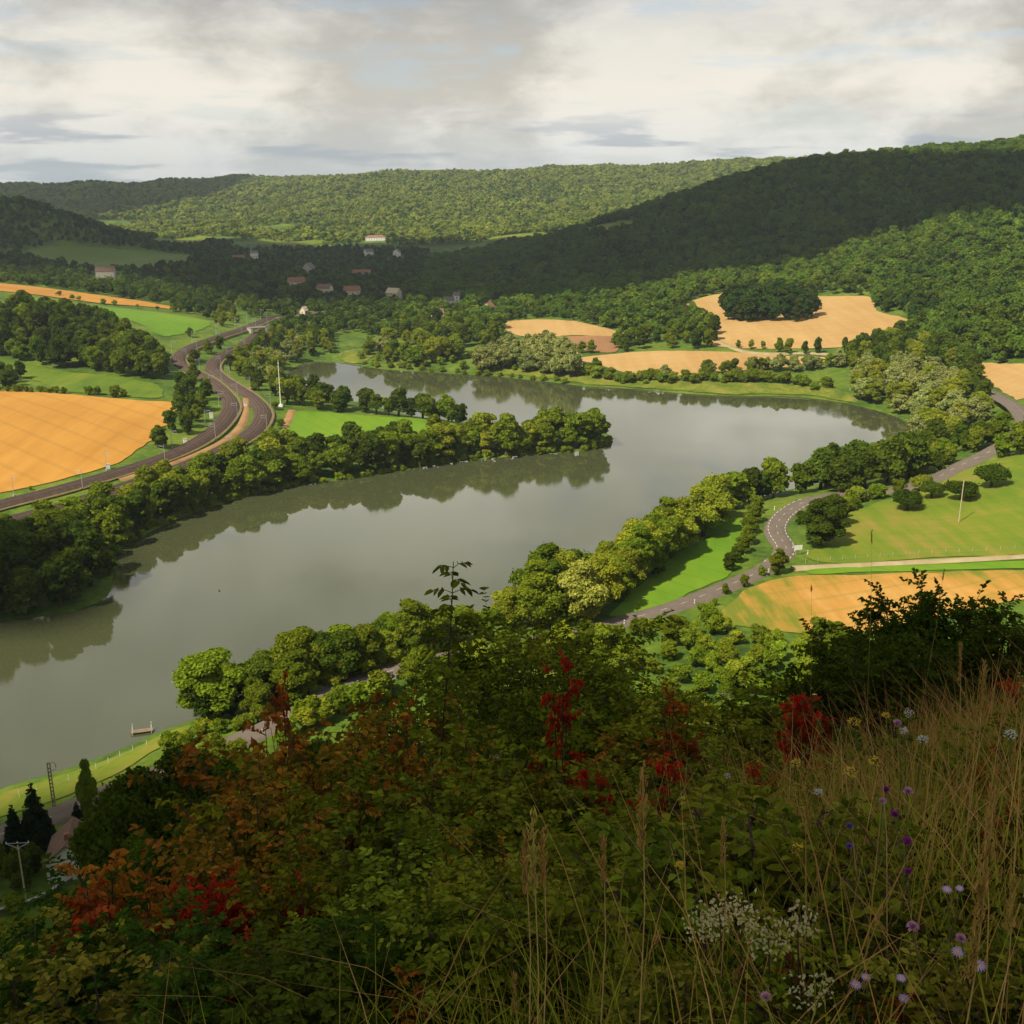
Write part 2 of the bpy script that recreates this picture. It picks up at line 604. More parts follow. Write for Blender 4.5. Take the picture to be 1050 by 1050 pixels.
M = {}
M['ground'] = surf_mat('ground_cover', [(0.34, (0.022, 0.048, 0.006)), (0.45, (0.055, 0.105, 0.009)), (0.55, (0.100, 0.155, 0.012)), (0.66, (0.17, 0.185, 0.028))], 0.035, 7, scale2=0.35, amt2=0.4, bump=0.5)
M['meadow'] = surf_mat('meadow_grass', [(0.30, (0.06433, 0.1479, 0.006192)), (0.48, (0.106, 0.2108, 0.00774)), (0.60, (0.1324, 0.2293, 0.01006)), (0.75, (0.1892, 0.2441, 0.02322))], 0.02, 6, scale2=0.3, amt2=0.35, stretch=((1, 0.15, 1), 0.5), lines=(8.0, 2.5, 0.22, (0.06, 0.13, 0.01)))
M['mown'] = surf_mat('pasture_grass', [(0.34, (0.06357, 0.1212, 0.006502)), (0.46, (0.1049, 0.1615, 0.009099)), (0.54, (0.1463, 0.1771, 0.013)), (0.63, (0.2289, 0.174, 0.03576))], 0.017, 7, scale2=0.22, amt2=0.38, stretch=((1, 0.12, 1), 1.2), lines=(7.0, 2.0, 0.22, (0.08, 0.14, 0.012)))
M['wheat'] = surf_mat('ripe_wheat', [(0.28, (0.3039, 0.1368, 0.02167)), (0.45, (0.4079, 0.196, 0.03096)), (0.60, (0.4719, 0.2404, 0.04211)), (0.76, (0.5119, 0.2884, 0.06192))], 0.012, 7, scale2=0.16, amt2=0.42, stretch=((1, 0.05, 1), 0.75), bump=0.3, lines=(14.0, 2.2, 0.22, (0.20, 0.12, 0.03)))
M['stubble'] = surf_mat('stubble', [(0.28, (0.3163, 0.1847, 0.05625)), (0.48, (0.3987, 0.2485, 0.08752)), (0.62, (0.44, 0.2889, 0.1125)), (0.76, (0.4675, 0.3292, 0.15))], 0.012, 7, scale2=0.16, amt2=0.4, stretch=((1, 0.05, 1), 1.75), lines=(11.0, 1.4, 0.2, (0.25, 0.17, 0.07)))
M['mixed'] = surf_mat('weedy_stubble', [(0.39, (0.1345, 0.1589, 0.01238)), (0.465, (0.3007, 0.1892, 0.02752)), (0.55, (0.4193, 0.2157, 0.04472)), (0.66, (0.4589, 0.2724, 0.07568))], 0.03, 7, scale2=0.3, amt2=0.4, stretch=((1, 0.08, 1), 1.35), lines=(9.0, 1.3, 0.3, (0.16, 0.17, 0.03)))
M['ploughed'] = surf_mat('ploughed_soil', [(0.3, (0.20, 0.10, 0.045)), (0.7, (0.32, 0.17, 0.075))], 0.02, 5, scale2=0.2, stretch=((1, 0.06, 1), 0.4))
M['dullgrass'] = surf_mat('rough_pasture', [(0.3, (0.075, 0.13, 0.012)), (0.7, (0.13, 0.19, 0.025))], 0.02, 5, scale2=0.3)
M['reed'] = surf_mat('reed_bank', [(0.36, (0.05355, 0.09, 0.00765)), (0.5, (0.1148, 0.1476, 0.01224)), (0.64, (0.2218, 0.1944, 0.03442))], 0.09, 6, scale2=0.5)
M['dirt'] = surf_mat('dirt_path', [(0.3, (0.2448, 0.1292, 0.051)), (0.7, (0.34, 0.204, 0.0884))], 0.15, 5)
M['palepath'] = surf_mat('chalk_track', [(0.3, (0.255, 0.1997, 0.102)), (0.7, (0.3655, 0.2975, 0.17))], 0.2, 5)
M['asphalt'] = surf_mat('asphalt', [(0.3, (0.1121, 0.0912, 0.0722)), (0.7, (0.1662, 0.1349, 0.1064))], 0.3, 6, 0.85, scale2=1.5)
M['ballast'] = surf_mat('rail_ballast', [(0.3, (0.056, 0.036, 0.026)), (0.7, (0.105, 0.066, 0.046))], 0.5, 6, 0.9)
M['verge'] = surf_mat('cinder_path', [(0.3, (0.11, 0.095, 0.04)), (0.7, (0.19, 0.145, 0.07))], 0.3, 5)
M['rail'] = plain_mat('rail_steel', (0.11, 0.085, 0.072), 0.6)
M['white'] = plain_mat('white_paint', (0.78, 0.76, 0.70), 0.6)
M['roadpaint'] = plain_mat('worn_road_paint', (0.56, 0.53, 0.47), 0.8, 0.25, 2.0)
M['bark'] = plain_mat('bark', (0.075, 0.055, 0.038), 0.95, 0.35, 1.5)
M['wood'] = plain_mat('weathered_wood', (0.20, 0.155, 0.105), 0.9, 0.3, 3)
M['palewood'] = plain_mat('pale_wood', (0.42, 0.35, 0.22), 0.9, 0.2, 3)
M['concrete'] = plain_mat('concrete', (0.36, 0.34, 0.30), 0.9, 0.15, 1)
M['metal'] = plain_mat('galvanised_steel', (0.36, 0.37, 0.37), 0.5)
M['render_white'] = plain_mat('white_render', (0.74, 0.72, 0.66), 0.85, 0.06, 0.6)
M['render_cream'] = plain_mat('cream_render', (0.62, 0.54, 0.40), 0.85, 0.08, 0.6)
M['render_grey'] = plain_mat('grey_render', (0.42, 0.38, 0.33), 0.85, 0.08, 0.6)
M['tile_red'] = plain_mat('red_roof_tile', (0.25, 0.115, 0.075), 0.85, 0.25, 1.2)
M['tile_brown'] = plain_mat('brown_roof_tile', (0.17, 0.10, 0.07), 0.85, 0.25, 1.2)
M['slate'] = plain_mat('grey_slate', (0.15, 0.14, 0.14), 0.7, 0.2, 1.2)
M['sheet_roof'] = plain_mat('pale_sheet_roof', (0.52, 0.44, 0.30), 0.7, 0.1, 0.6)
M['pane'] = plain_mat('window_glass', (0.03, 0.035, 0.04), 0.15, 0.1, 1, 0.5)
M['door'] = plain_mat('painted_door', (0.16, 0.09, 0.05), 0.6)

# ------------------------------------------------------------------ terrain
def terrain():
    az = np.concatenate([np.arange(-180, -34, 3.0), np.arange(-34, 34.01, 0.22), np.arange(36, 180, 3.0)])
    az = np.radians(az)
    rr = np.geomspace(0.7, 9500, 760)
    X = np.sin(az)[None, :] * rr[:, None]
    Y = np.cos(az)[None, :] * rr[:, None]
    Z = H(X, Y)
    far = np.clip((rr[:, None] - 4) / 20, 0, 1)
    nr = np.sin(X * 0.9 + 1.3 * np.sin(Y * .7)) * np.cos(Y * 1.1 + np.sin(X * .6)) * 0.10 * (1 - far)
    Z = Z + nr
    nr_, na = X.shape
    V = np.stack([X, Y, Z], -1).reshape(-1, 3)
    i, j = np.meshgrid(np.arange(nr_ - 1), np.arange(na), indexing='ij')
    j2 = (j + 1) % na
    F = np.stack([i * na + j, i * na + j2, (i + 1) * na + j2, (i + 1) * na + j], -1).reshape(-1, 4)
    c = len(V)
    V = np.vstack([V, [[0, 0, ground(0, 0)]]])
    k = np.arange(na)
    T = np.stack([np.full(na, c), (k + 1) % na, k], -1)
    return link('ground', mesh_np('ground', V, [F[:, ::-1].copy(), T[:, ::-1].copy()], M['ground'], smooth=True))


tag(terrain(), kind='structure')


def lake():
    # open water: one level sheet a little wider than the shore line, which the banks cut
    m, t, out = new_mat('lake_water')
    p = t.n('ShaderNodeBsdfPrincipled')
    p.inputs['Base Color'].default_value = (0.060, 0.068, 0.030, 1)
    p.inputs['Roughness'].default_value = 0.06
    p.inputs['IOR'].default_value = 1.75
    p.inputs['Specular IOR Level'].default_value = 0.5
    tc = t.n('ShaderNodeTexCoord')
    mp = t.n('ShaderNodeMapping'); mp.inputs['Scale'].default_value = (0.5, 1.0, 1); mp.inputs['Rotation'].default_value = (0, 0, 0.5)
    t.l(tc.outputs['Object'], mp.inputs[0])
    a = t.noise(mp.outputs[0], 0.9, 4, 0.55)
    patch = t.noise(tc.outputs['Object'], 0.012, 4, 0.55, 0.6)
    st = t.ramp(patch, [(0.42, (0.02, 0.02, 0.02)), (0.62, (0.16, 0.16, 0.16))])
    b = t.n('ShaderNodeBump'); b.inputs['Distance'].default_value = 0.12
    t.l(st, b.inputs['Strength']); t.l(a, b.inputs['Height'])
    t.l(b.outputs[0], p.inputs['Normal'])
    t.l(t.ramp(patch, [(0.40, (0.02,) * 3), (0.65, (0.07,) * 3)]), p.inputs['Roughness'])
    t.l(p.outputs[0], out.inputs[0])
    # outline pushed 6 m outwards
    P = LAKE
    nx = np.roll(P, -1, 0) - np.roll(P, 1, 0)
    nn = np.stack([nx[:, 1], -nx[:, 0]], 1)
    nn /= np.linalg.norm(nn, axis=1)[:, None] + 1e-9
    area = 0.5 * np.sum(P[:, 0] * np.roll(P[:, 1], -1) - np.roll(P[:, 0], -1) * P[:, 1])
    Q = P + nn * (2.0 if area > 0 else -2.0)
    vs = [Vector((float(a), float(b))) for a, b in Q]
    r = delaunay_2d_cdt(vs, [(i, (i + 1) % len(vs)) for i in range(len(vs))], [], 1, 1e-4)
    V = np.array([(v.x, v.y, 0.0) for v in r[0]])
    return link('lake', mesh_np('lake', V, np.array([list(f) for f in r[2]]), m))


tag(lake(), kind='structure')

EXCL = []                                     # world outlines kept free of trees


def world_poly(px, n=4, hill=False):
    return np.array([at(u, v, hill)[:2] for u, v in spline(px, n=n, closed=True)])


def sheet(name, px, mat, off=0.3, step=6.0, keep=True, n=4, kind='structure'):
    P = world_poly(px, n)
    if keep:
        EXCL.append(P)
    Q, _ = resample(np.vstack([P, P[:1]]), 3.0 if len(P) < 400 else 5.0)     # ragged, weedy margins
    P = Q[:-1]
    t_ = np.roll(P, -1, 0) - np.roll(P, 1, 0)
    t_ /= np.linalg.norm(t_, axis=1)[:, None] + 1e-9
    g_ = np.random.default_rng(len(P)).normal(size=len(P))
    g_ = np.convolve(np.pad(g_, 1, mode='wrap'), [.3, .6, .3], 'valid')
    rag = min(.75, .0016 * float(np.hypot(*P.mean(0))) + .15)
    P = P + np.stack([-t_[:, 1], t_[:, 0]], 1) * (g_ * rag)[:, None]
    if np.hypot(*P.mean(0)) < 480:
        off = min(off, .2)
    vs = [Vector((float(a), float(b))) for a, b in P]
    N = len(vs)
    lo, hi = P.min(0), P.max(0)
    st = max(step, math.sqrt((hi[0] - lo[0]) * (hi[1] - lo[1]) / 6000))
    gx, gy = np.meshgrid(np.arange(lo[0], hi[0], st), np.arange(lo[1], hi[1], st))
    gx, gy = gx.ravel(), gy.ravel()
    k = in_poly(gx, gy, P)
    gx, gy = gx[k], gy[k]
    k = seg_dist(gx, gy, P, True) > st * .4
    vs += [Vector((float(a), float(b))) for a, b in zip(gx[k], gy[k])]
    r = delaunay_2d_cdt(vs, [(i, (i + 1) % N) for i in range(N)], [], 1, 1e-4)
    V = np.array([(v.x, v.y) for v in r[0]])
    Z = H(V[:, 0], V[:, 1]) + off
    o = link(name, mesh_np(name, np.column_stack([V, Z]), np.array([list(f) for f in r[2]]), mat, smooth=True))
    return tag(o, kind=kind)


def resample(P, step):
    P = np.asarray(P, float)
    d = np.concatenate([[0], np.cumsum(np.linalg.norm(np.diff(P, axis=0), axis=1))])
    n = max(int(d[-1] / step), 2)
    s = np.linspace(0, d[-1], n + 1)
    return np.stack([np.interp(s, d, P[:, k]) for k in range(P.shape[1])], 1), s


def centreline(px, step=4.0, n=6):
    W = np.array([at(u, v)[:2] for u, v in px])
    W = spline(W, n=n)
    return resample(W, step)[0]


def normals2(L):
    t = np.gradient(L, axis=0)
    t /= np.linalg.norm(t, axis=1)[:, None] + 1e-9
    return np.stack([-t[:, 1], t[:, 0]], 1)


def level_z(L, win=9):
    z = H(L[:, 0], L[:, 1])
    k = np.ones(win) / win
    return np.convolve(np.pad(z, win // 2, mode='edge'), k, 'valid')[:len(z)]


def ribbon(L, z, prof):
    """prof: [(offset across, height)] swept along L"""
    nrm = normals2(L)
    m = len(prof)
    V = np.zeros((len(L), m, 3))
    for k, (o, dz) in enumerate(prof):
        V[:, k, :2] = L + nrm * o
        V[:, k, 2] = z + dz
    i, j = np.meshgrid(np.arange(len(L) - 1), np.arange(m - 1), indexing='ij')
    F = np.stack([i * m + j, (i + 1) * m + j, (i + 1) * m + j + 1, i * m + j + 1], -1).reshape(-1, 4)
    return V.reshape(-1, 3), F[:, ::-1].copy()


ROADS = []


def road(name, px, w, mat, hgt=0.35, prof=None, step=4.0, clear=None):
    L = centreline(px, step)
    z = level_z(L)
    zt = np.maximum(z, np.max([H(L[:, 0] + o * normals2(L)[:, 0], L[:, 1] + o * normals2(L)[:, 1]) for o in (-w / 2, 0, w / 2)], 0)) + hgt
    zt = np.convolve(np.pad(zt, 4, mode='edge'), np.ones(9) / 9, 'valid')
    V, F = ribbon(L, zt, [(-w / 2 - 1.2, -hgt - .8), (-w / 2, 0), (-w / 6, 0.04), (w / 6, 0.04), (w / 2, 0), (w / 2 + 1.2, -hgt - .8)])
    o = link(name, mesh_np(name, V, F, mat, smooth=False))
    tag(o, kind='structure')
    ROADS.append((L, (clear if clear is not None else w / 2 + 2.5)))
    return L, zt, o
# ------------------------------------------------------------------ fields and banks
sheet('wheat_field', [(-120, 398), (0, 401), (60, 404), (140, 411), (183, 414), (181, 424), (167, 440), (150, 457), (112, 478), (60, 492), (0, 506), (-120, 530)], M['wheat'])
sheet('meadow', [(-60, 366), (0, 368), (60, 380), (120, 387), (158, 394), (168, 407), (140, 408), (100, 404), (62, 401), (30, 388), (0, 384), (-60, 380)], M['mown'])
sheet('meadow', [(75, 313), (140, 318), (190, 325), (216, 331), (205, 338), (190, 342), (166, 345), (140, 331), (100, 322)], M['meadow'])
sheet('wheat_field', [(-60, 288), (0, 291), (40, 295), (100, 303), (150, 310), (186, 318), (150, 315), (100, 311), (40, 303), (0, 299), (-60, 294)], M['wheat'], off=.5)
sheet('pasture', [(25, 259), (60, 253), (120, 256), (195, 263), (190, 270), (140, 276), (100, 276), (45, 269)], M['dullgrass'], off=.6)
sheet('meadow', [(284, 456), (292, 437), (300, 423), (330, 423), (380, 427), (430, 430), (468, 436), (440, 444), (400, 450), (340, 456), (300, 461)], M['meadow'])
sheet('stubble_field', [(514, 332), (545, 328), (590, 330), (640, 342), (634, 345), (590, 344), (560, 346), (530, 344)], M['stubble'])
sheet('ploughed_field', [(560, 347), (592, 345), (634, 346), (630, 361), (600, 360), (575, 354)], M['ploughed'])
sheet('stubble_field', [(586, 369), (640, 362), (700, 360), (760, 362), (820, 366), (872, 368), (840, 372), (800, 377), (750, 381), (690, 386), (650, 385), (620, 376)], M['stubble'])
sheet('stubble_field', [(700, 318), (712, 308), (745, 301), (800, 302), (840, 304), (893, 305), (899, 319), (930, 328), (930, 345), (880, 355), (800, 358), (730, 355), (735, 345), (722, 326)], M['stubble'])
sheet('stubble_field', [(974, 374), (1050, 373), (1150, 372), (1150, 400), (1060, 402), (1046, 410), (1022, 398), (1010, 386)], M['stubble'])
for _px in ([(262, 250), (275, 243), (300, 238), (335, 238), (340, 248), (300, 253)], [(418, 250), (430, 238), (470, 234), (495, 236), (480, 246)], [(500, 246), (530, 237), (580, 234), (575, 244), (530, 249)], [(352, 240), (366, 231), (400, 230), (405, 240)], [(140, 252), (180, 243), (222, 244), (200, 252)], [(590, 238), (620, 230), (655, 226), (650, 233), (620, 240)]):
    sheet('meadow', _px, M['mown'], off=.8)
sheet('weedy_field', [(738, 636), (760, 608), (810, 592), (900, 589), (1050, 585), (1160, 582), (1160, 605), (1050, 615), (1000, 625), (930, 640), (880, 650), (830, 650), (780, 645)], M['mixed'])
sheet('meadow', [(624, 633), (640, 616), (680, 582), (715, 552), (748, 531), (764, 534), (770, 546), (762, 570), (747, 590), (700, 612), (655, 629)], M['meadow'])
sheet('pasture', [(826, 572), (838, 558), (862, 532), (900, 516), (940, 503), (965, 496), (1000, 479), (1050, 468), (1160, 455), (1160, 566), (1050, 568), (940, 573), (860, 578)], M['mown'])
sheet('pasture', [(826, 586), (860, 583), (940, 580), (1050, 576), (1160, 572), (1160, 580), (1050, 583), (900, 587), (840, 589)], M['meadow'], off=.25)
sheet('reed_bank', [(600, 384), (640, 388), (700, 391), (760, 393), (840, 397), (870, 404), (880, 414), (840, 407), (800, 404.5), (750, 404.5), (700, 401.5), (640, 396.5), (600, 394), (560, 388), (500, 382.5), (500, 378), (560, 380)], M['reed'], keep=False, off=.4)
sheet('grass_bank', [(0, 838), (30, 830), (60, 820), (110, 798), (150, 775), (185, 757), (200, 742), (165, 755), (135, 769), (100, 783), (50, 800), (0, 815), (-60, 850), (-60, 870)], M['mown'], keep=False, off=.3)
sheet('reed_bank', [(350, 362), (372, 358), (385, 364), (368, 373), (350, 370)], M['reed'], keep=False, off=.4)

# ------------------------------------------------------------------ roads, tracks, railway
ROAD_PX = [(-60, 880), (0, 858), (58, 838), (110, 815), (190, 785), (265, 752), (312, 730), (350, 711), (390, 697), (440, 683), (520, 665), (600, 649), (640, 638), (690, 624), (730, 609),
           (768, 593), (790, 581), (803, 570), (806, 562), (799, 552), (796, 544), (799, 535), (809, 525), (830, 515), (870, 508), (920, 503), (955, 494), (984, 481), (1013, 467), (1040, 450), (1052, 435), (1042, 421), (1025, 409), (1011, 402), (985, 392), (960, 380)]
rL, rz, _ = road('road', ROAD_PX, 5.8, M['asphalt'], clear=5.2)


def dashes(name, L, z, offs, mat, parent_kind='structure'):
    """painted marks: list of (offset, width, dash, gap)"""
    nrm = normals2(L)
    s = np.concatenate([[0], np.cumsum(np.linalg.norm(np.diff(L, axis=0), axis=1))])
    V, F = [], []
    def pt(q, o):
        x = np.interp(q, s, L[:, 0]); y = np.interp(q, s, L[:, 1])
        a = np.interp(q, s, nrm[:, 0]); b = np.interp(q, s, nrm[:, 1])
        crown = 0.04 * (1 - max(0, abs(o) - 1.2) / 2.4)
        return (x + a * o, y + b * o, np.interp(q, s, z) + crown + .02)
    for o, w, d, g, q0, q1 in offs:
        q = q0
        while q + d < min(q1, s[-1]):
            b = len(V)
            V += [pt(q, o - w / 2), pt(q + d, o - w / 2), pt(q + d, o + w / 2), pt(q, o + w / 2)]
            F.append((b, b + 1, b + 2, b + 3))
            q += d + g
    me = mesh_np(name, np.array(V), np.array(F), mat)
    return tag(link(name, me), kind=parent_kind)


_s = np.concatenate([[0], np.cumsum(np.linalg.norm(np.diff(rL, axis=0), axis=1))])
_bend = [np.argmin(np.hypot(rL[:, 0] - q[0], rL[:, 1] - q[1])) for q in (at(790, 581), at(830, 515))]
_b0, _b1 = float(_s[_bend[0]]), float(_s[_bend[1]])
dashes('road_markings', rL, rz, [(0, 0.12, 2.5, 5.0, 0, 9e9), (-2.65, 0.22, 1.8, 1.6, _b0, _b1), (2.65, 0.22, 1.8, 1.6, _b0, _b1)], M['roadpaint'])
tL, tz, _ = road('farm_track', [(812, 584), (860, 581), (940, 577), (1050, 571), (1160, 566)], 1.7, M['palepath'], hgt=.32, clear=3)
road('dirt_track', [(256, 398), (252, 412), (250, 428), (244, 440), (225, 455), (190, 470), (150, 484), (120, 492)], 2.6, M['dirt'], hgt=.28, clear=3.5)
road('dirt_track', [(290, 440), (296, 430), (299, 421)], 3.0, M['dirt'], hgt=.42, clear=2)
road('farm_track', [(670, 329), (700, 334), (760, 360), (830, 362), (880, 366)], 3, M['palepath'], hgt=.45, clear=2)
R1_PX = [(-60, 535), (0, 518), (60, 503), (130, 482), (180, 465), (213, 447), (231, 429), (236, 415), (228, 402), (212, 389), (194, 380), (184, 374), (183, 366), (195, 357), (222, 347), (246, 339), (264, 332), (282, 325), (312, 321), (330, 322)]
R2_PX = [(-60, 552), (0, 537), (60, 521), (120, 502), (190, 478), (235, 458), (257, 445), (267, 433), (268, 421), (256, 407), (238, 395), (224, 386), (217, 378), (222, 369), (240, 359), (256, 349), (268, 340), (288, 331), (325, 327)]


def railway(px, w, offs):
    L = centreline(px, 5.0)
    z = level_z(L, 15)
    nr = normals2(L)
    zt = np.maximum(z, np.max([H(L[:, 0] + o * nr[:, 0], L[:, 1] + o * nr[:, 1]) for o in (-w / 2, w / 2)], 0)) + .5
    zt = np.convolve(np.pad(zt, 7, mode='edge'), np.ones(15) / 15, 'valid')
    V, F = ribbon(L, zt, [(-w / 2 - 1.6, -2.0), (-w / 2, 0), (w / 2, 0), (w / 2 + 1.6, -2.0)])
    tag(link('railway', mesh_np('railway', V, F, M['ballast'])), kind='structure')
    Vs, Fs, b = [], [], 0
    for o in offs:
        for e in (-.72, .72):
            V, F = ribbon(L, zt, [(o + e - .09, .02), (o + e - .08, .2), (o + e + .08, .2), (o + e + .09, .02)])
            Vs.append(V); Fs.append(F + b); b += len(V)
    tag(link('railway_rails', mesh_np('railway_rails', np.vstack(Vs), np.vstack(Fs), M['rail'])), kind='structure')
    V, F = ribbon(L, zt, [(-w / 2 - 2.6, -.75), (-w / 2 - 1.9, -.5), (-w / 2 - 1.2, -.9)])
    V2, F2 = ribbon(L, zt, [(w / 2 + 1.2, -.9), (w / 2 + 1.9, -.5), (w / 2 + 2.6, -.75)])
    tag(link('trackside_path', mesh_np('trackside_path', np.vstack([V, V2]), np.vstack([F, F2 + len(V)]), M['verge'])), kind='structure')
    ROADS.append((L, w / 2 + 3.5))
    return L, zt


g1, gz1 = railway(R1_PX, 6.6, (-1.7, 1.7))
g2, gz2 = railway(R2_PX, 6.6, (-1.7, 1.7))

# ------------------------------------------------------------------ leaf and tree builders
RNG = np.random.default_rng(7)


def unit(a):
    return a / (np.linalg.norm(a, axis=-1, keepdims=True) + 1e-9)


def ico(sub):
    bm = bmesh.new()
    bmesh.ops.create_icosphere(bm, subdivisions=sub, radius=1)
    V = np.array([v.co[:] for v in bm.verts]); F = np.array([[v.index for v in f.verts] for f in bm.faces])
    bm.free()
    return V, F


ICO1, ICO2 = ico(1), ico(2)


def crown_mesh(name, rng, lobes, nq, size, mat, jit=0.95, core=0.8, droop=0.0, ico_=ICO1, flat=False):
    """a crown: leaf clumps spread over the skin of many uneven lobes, with a twiggy dark-free core of the same leaves"""
    L = np.array(lobes)                      # x y z rx rz
    A = L[:, 3] * (L[:, 3] + L[:, 4])
    pick = rng.choice(len(L), nq, p=A / A.sum())
    d = unit(rng.normal(size=(nq, 3)))
    d[:, 2] = np.where(d[:, 2] < -0.35, -d[:, 2], d[:, 2])
    rad = np.stack([L[pick, 3], L[pick, 3], L[pick, 4]], 1)
    f = (rng.uniform(0.72, 1.06, nq) + rng.exponential(.07, nq) * (rng.uniform(size=nq) < .5))[:, None]
    P = L[pick, :3] + d * rad * f
    keep = np.ones(nq, bool)
    for l in L:                              # drop what sits deep inside another lobe
        q = (P - l[:3]) / np.array([l[3], l[3], l[4]])
        keep &= (np.sum(q * q, 1) > 0.5)
    P, d, pick = P[keep], d[keep], pick[keep]
    n = len(P)
    nrm = unit(d + jit * rng.normal(size=(n, 3)) * .8 + np.array([0, 0, .25]))
    ta = unit(np.cross(nrm, rng.normal(size=(n, 3))))
    tb = np.cross(nrm, ta)
    s = size * rng.uniform(.55, 1.3, n)[:, None]
    asp = rng.uniform(.45, .85, n)[:, None]
    bend = nrm * s * rng.uniform(-.35, .1, n)[:, None]
    dz = np.array([0, 0, -1.0]) * droop * s
    V = np.stack([P - ta * s, P - tb * s * asp + bend * .3, P + ta * s + bend + dz, P + tb * s * asp + bend * .3], 1).reshape(-1, 3)
    F = np.arange(4 * n).reshape(-1, 4)
    Vs, Fq, Ft, b = [V], [F], [], len(V)
    if core:
        for l in L:
            iv, jf = ico_
            w = iv * (1 + .22 * rng.normal(size=(len(iv), 1)) * .7) * core
            Vs.append(w * np.array([l[3], l[3], l[4]]) + l[:3])
            Ft.append(jf + b); b += len(iv)
    return mesh_np(name, np.vstack(Vs), [F] + Ft, mat)


def lobes_round(rng, h0, h1, R_, n, top=1.0, small=(.28, .46), bot=.55):
    """lobes spread in a dome between h0 and h1 with crown radius R_"""
    out = []
    zc, hz = (h0 + h1) / 2, (h1 - h0) / 2
    for i in range(n):
        for _ in range(30):
            p = rng.uniform(-1, 1, 3)
            q = p[0] ** 2 + p[1] ** 2 + p[2] ** 2
            if .12 < q < 1.0:
                break
        wid = 1.0 if p[2] < 0 else 1.0 * top
        r = R_ * rng.uniform(*small)
        out.append((p[0] * (R_ - r * .7) * wid * (1 if p[2] > -.5 else bot + .3), p[1] * (R_ - r * .7) * wid, zc + p[2] * (hz - r * .6), r, r * rng.uniform(.7, .95)))
    out.append((0, 0, zc, R_ * .55, hz * .62))
    return out


def trunk_mb(rng, h, r, lobes, nl=5):
    mb = MB()
    lean = rng.normal(size=2) * h * .03
    pts = [(0, 0, -1.2), (0, 0, 0), (lean[0] * .5, lean[1] * .5, h * .45), (lean[0], lean[1], h * .8)]
    mb.tube(pts, [r * 1.35, r * 1.1, r * .7, r * .25], 7)
    for i in rng.choice(len(lobes), min(nl, len(lobes)), replace=False):
        l = lobes[i]
        z0 = min(h * .5, max(h * .25, l[2] * .55))
        mb.tube([(lean[0] * .4, lean[1] * .4, z0), ((l[0] + lean[0]) * .45, (l[1] + lean[1]) * .45, (z0 + l[2]) / 2 + .3), (l[0], l[1], l[2])], [r * .5, r * .3, r * .1], 5)
    return mb


LEAF = {
    'dark': leaf_mat('dark_foliage', (0.034, 0.060, 0.006), (0.108, 0.158, 0.012), .30, hue=.012),
    'mid': leaf_mat('green_foliage', (0.068, 0.114, 0.007), (0.215, 0.268, 0.016), .26, hue=.014),
    'light': leaf_mat('light_foliage', (0.130, 0.170, 0.010), (0.315, 0.340, 0.028), .22, hue=.012),
    'willow': leaf_mat('willow_foliage', (0.175, 0.205, 0.050), (0.360, 0.385, 0.120), .20, hue=.015),
    'yellow': leaf_mat('yellow_green_foliage', (0.21, 0.23, 0.028), (0.46, 0.47, 0.085), .0, hue=.0),
    'bush': leaf_mat('bush_foliage', (0.100, 0.150, 0.009), (0.270, 0.310, 0.024), .28, hue=.02),
    'conifer': leaf_mat('conifer_needles', (0.008, 0.020, 0.006), (0.024, 0.046, 0.012), .25),
    'grove': leaf_mat('grove_foliage', (0.022, 0.048, 0.008), (0.068, 0.112, 0.016), .25),
    'oldgrey': leaf_mat('slope_foliage', (0.062, 0.115, 0.011), (0.175, 0.250, 0.024), .22, hue=.015, patch=.7),
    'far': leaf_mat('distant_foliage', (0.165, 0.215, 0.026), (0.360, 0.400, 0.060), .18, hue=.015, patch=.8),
}

PROTO = {}


def make_proto(key, name, mat, h, R_, n, nq, size, h0=.12, variants=3, top=.85, droop=0., small=(.28, .46), core=.8, seed=0, trunk=True):
    out = []
    for k in range(variants):
        rng = np.random.default_rng(seed * 977 + 11 * k)
        lob = lobes_round(rng, h * h0, h, R_, n, top, small)
        cm = crown_mesh(name + '_crown', rng, lob, nq, size, mat, droop=droop, core=core)
        tm = trunk_mb(rng, h, R_ * .075 + .06, lob) if trunk else None
        out.append((cm, tm, h, R_))
    PROTO[key] = out


def ready(key, k):
    """the k-th variant of a kind as meshes, trunk mesh made once"""
    cm, tm, h, R_ = PROTO[key][k % len(PROTO[key])]
    if isinstance(tm, MB):
        me = bpy.data.meshes.new('trunk')
        me.from_pydata(tm.V, [], tm.F)
        me.materials.append(M['bark'])
        me.update()
        PROTO[key][k % len(PROTO[key])] = (cm, me, h, R_)
        tm = me
    return cm, tm, h, R_


TREES = []
# rasters of the open fields and of the distance to roads and railways
_R_FIELD = np.zeros(_gx.shape, bool)
for _E in EXCL:
    _lo, _hi = _E.min(0), _E.max(0)
    _m = (_gx > _lo[0]) & (_gx < _hi[0]) & (_gy > _lo[1]) & (_gy < _hi[1])
    if _m.any():
        _R_FIELD[_m] |= in_poly(_gx[_m], _gy[_m], _E)
_R_ROAD = np.full(_gx.shape, 99.0)
for _L, _wd in ROADS:
    for _i in range(0, len(_L), 12):
        _S = _L[_i:_i + 13]
        if len(_S) < 2:
            continue
        _lo, _hi = _S.min(0) - 20, _S.max(0) + 20
        _m = (_gx > _lo[0]) & (_gx < _hi[0]) & (_gy > _lo[1]) & (_gy < _hi[1])
        if _m.any():
            _R_ROAD[_m] = np.minimum(_R_ROAD[_m], seg_dist(_gx[_m], _gy[_m], _S[::2] if len(_S) > 4 else _S) - _wd)


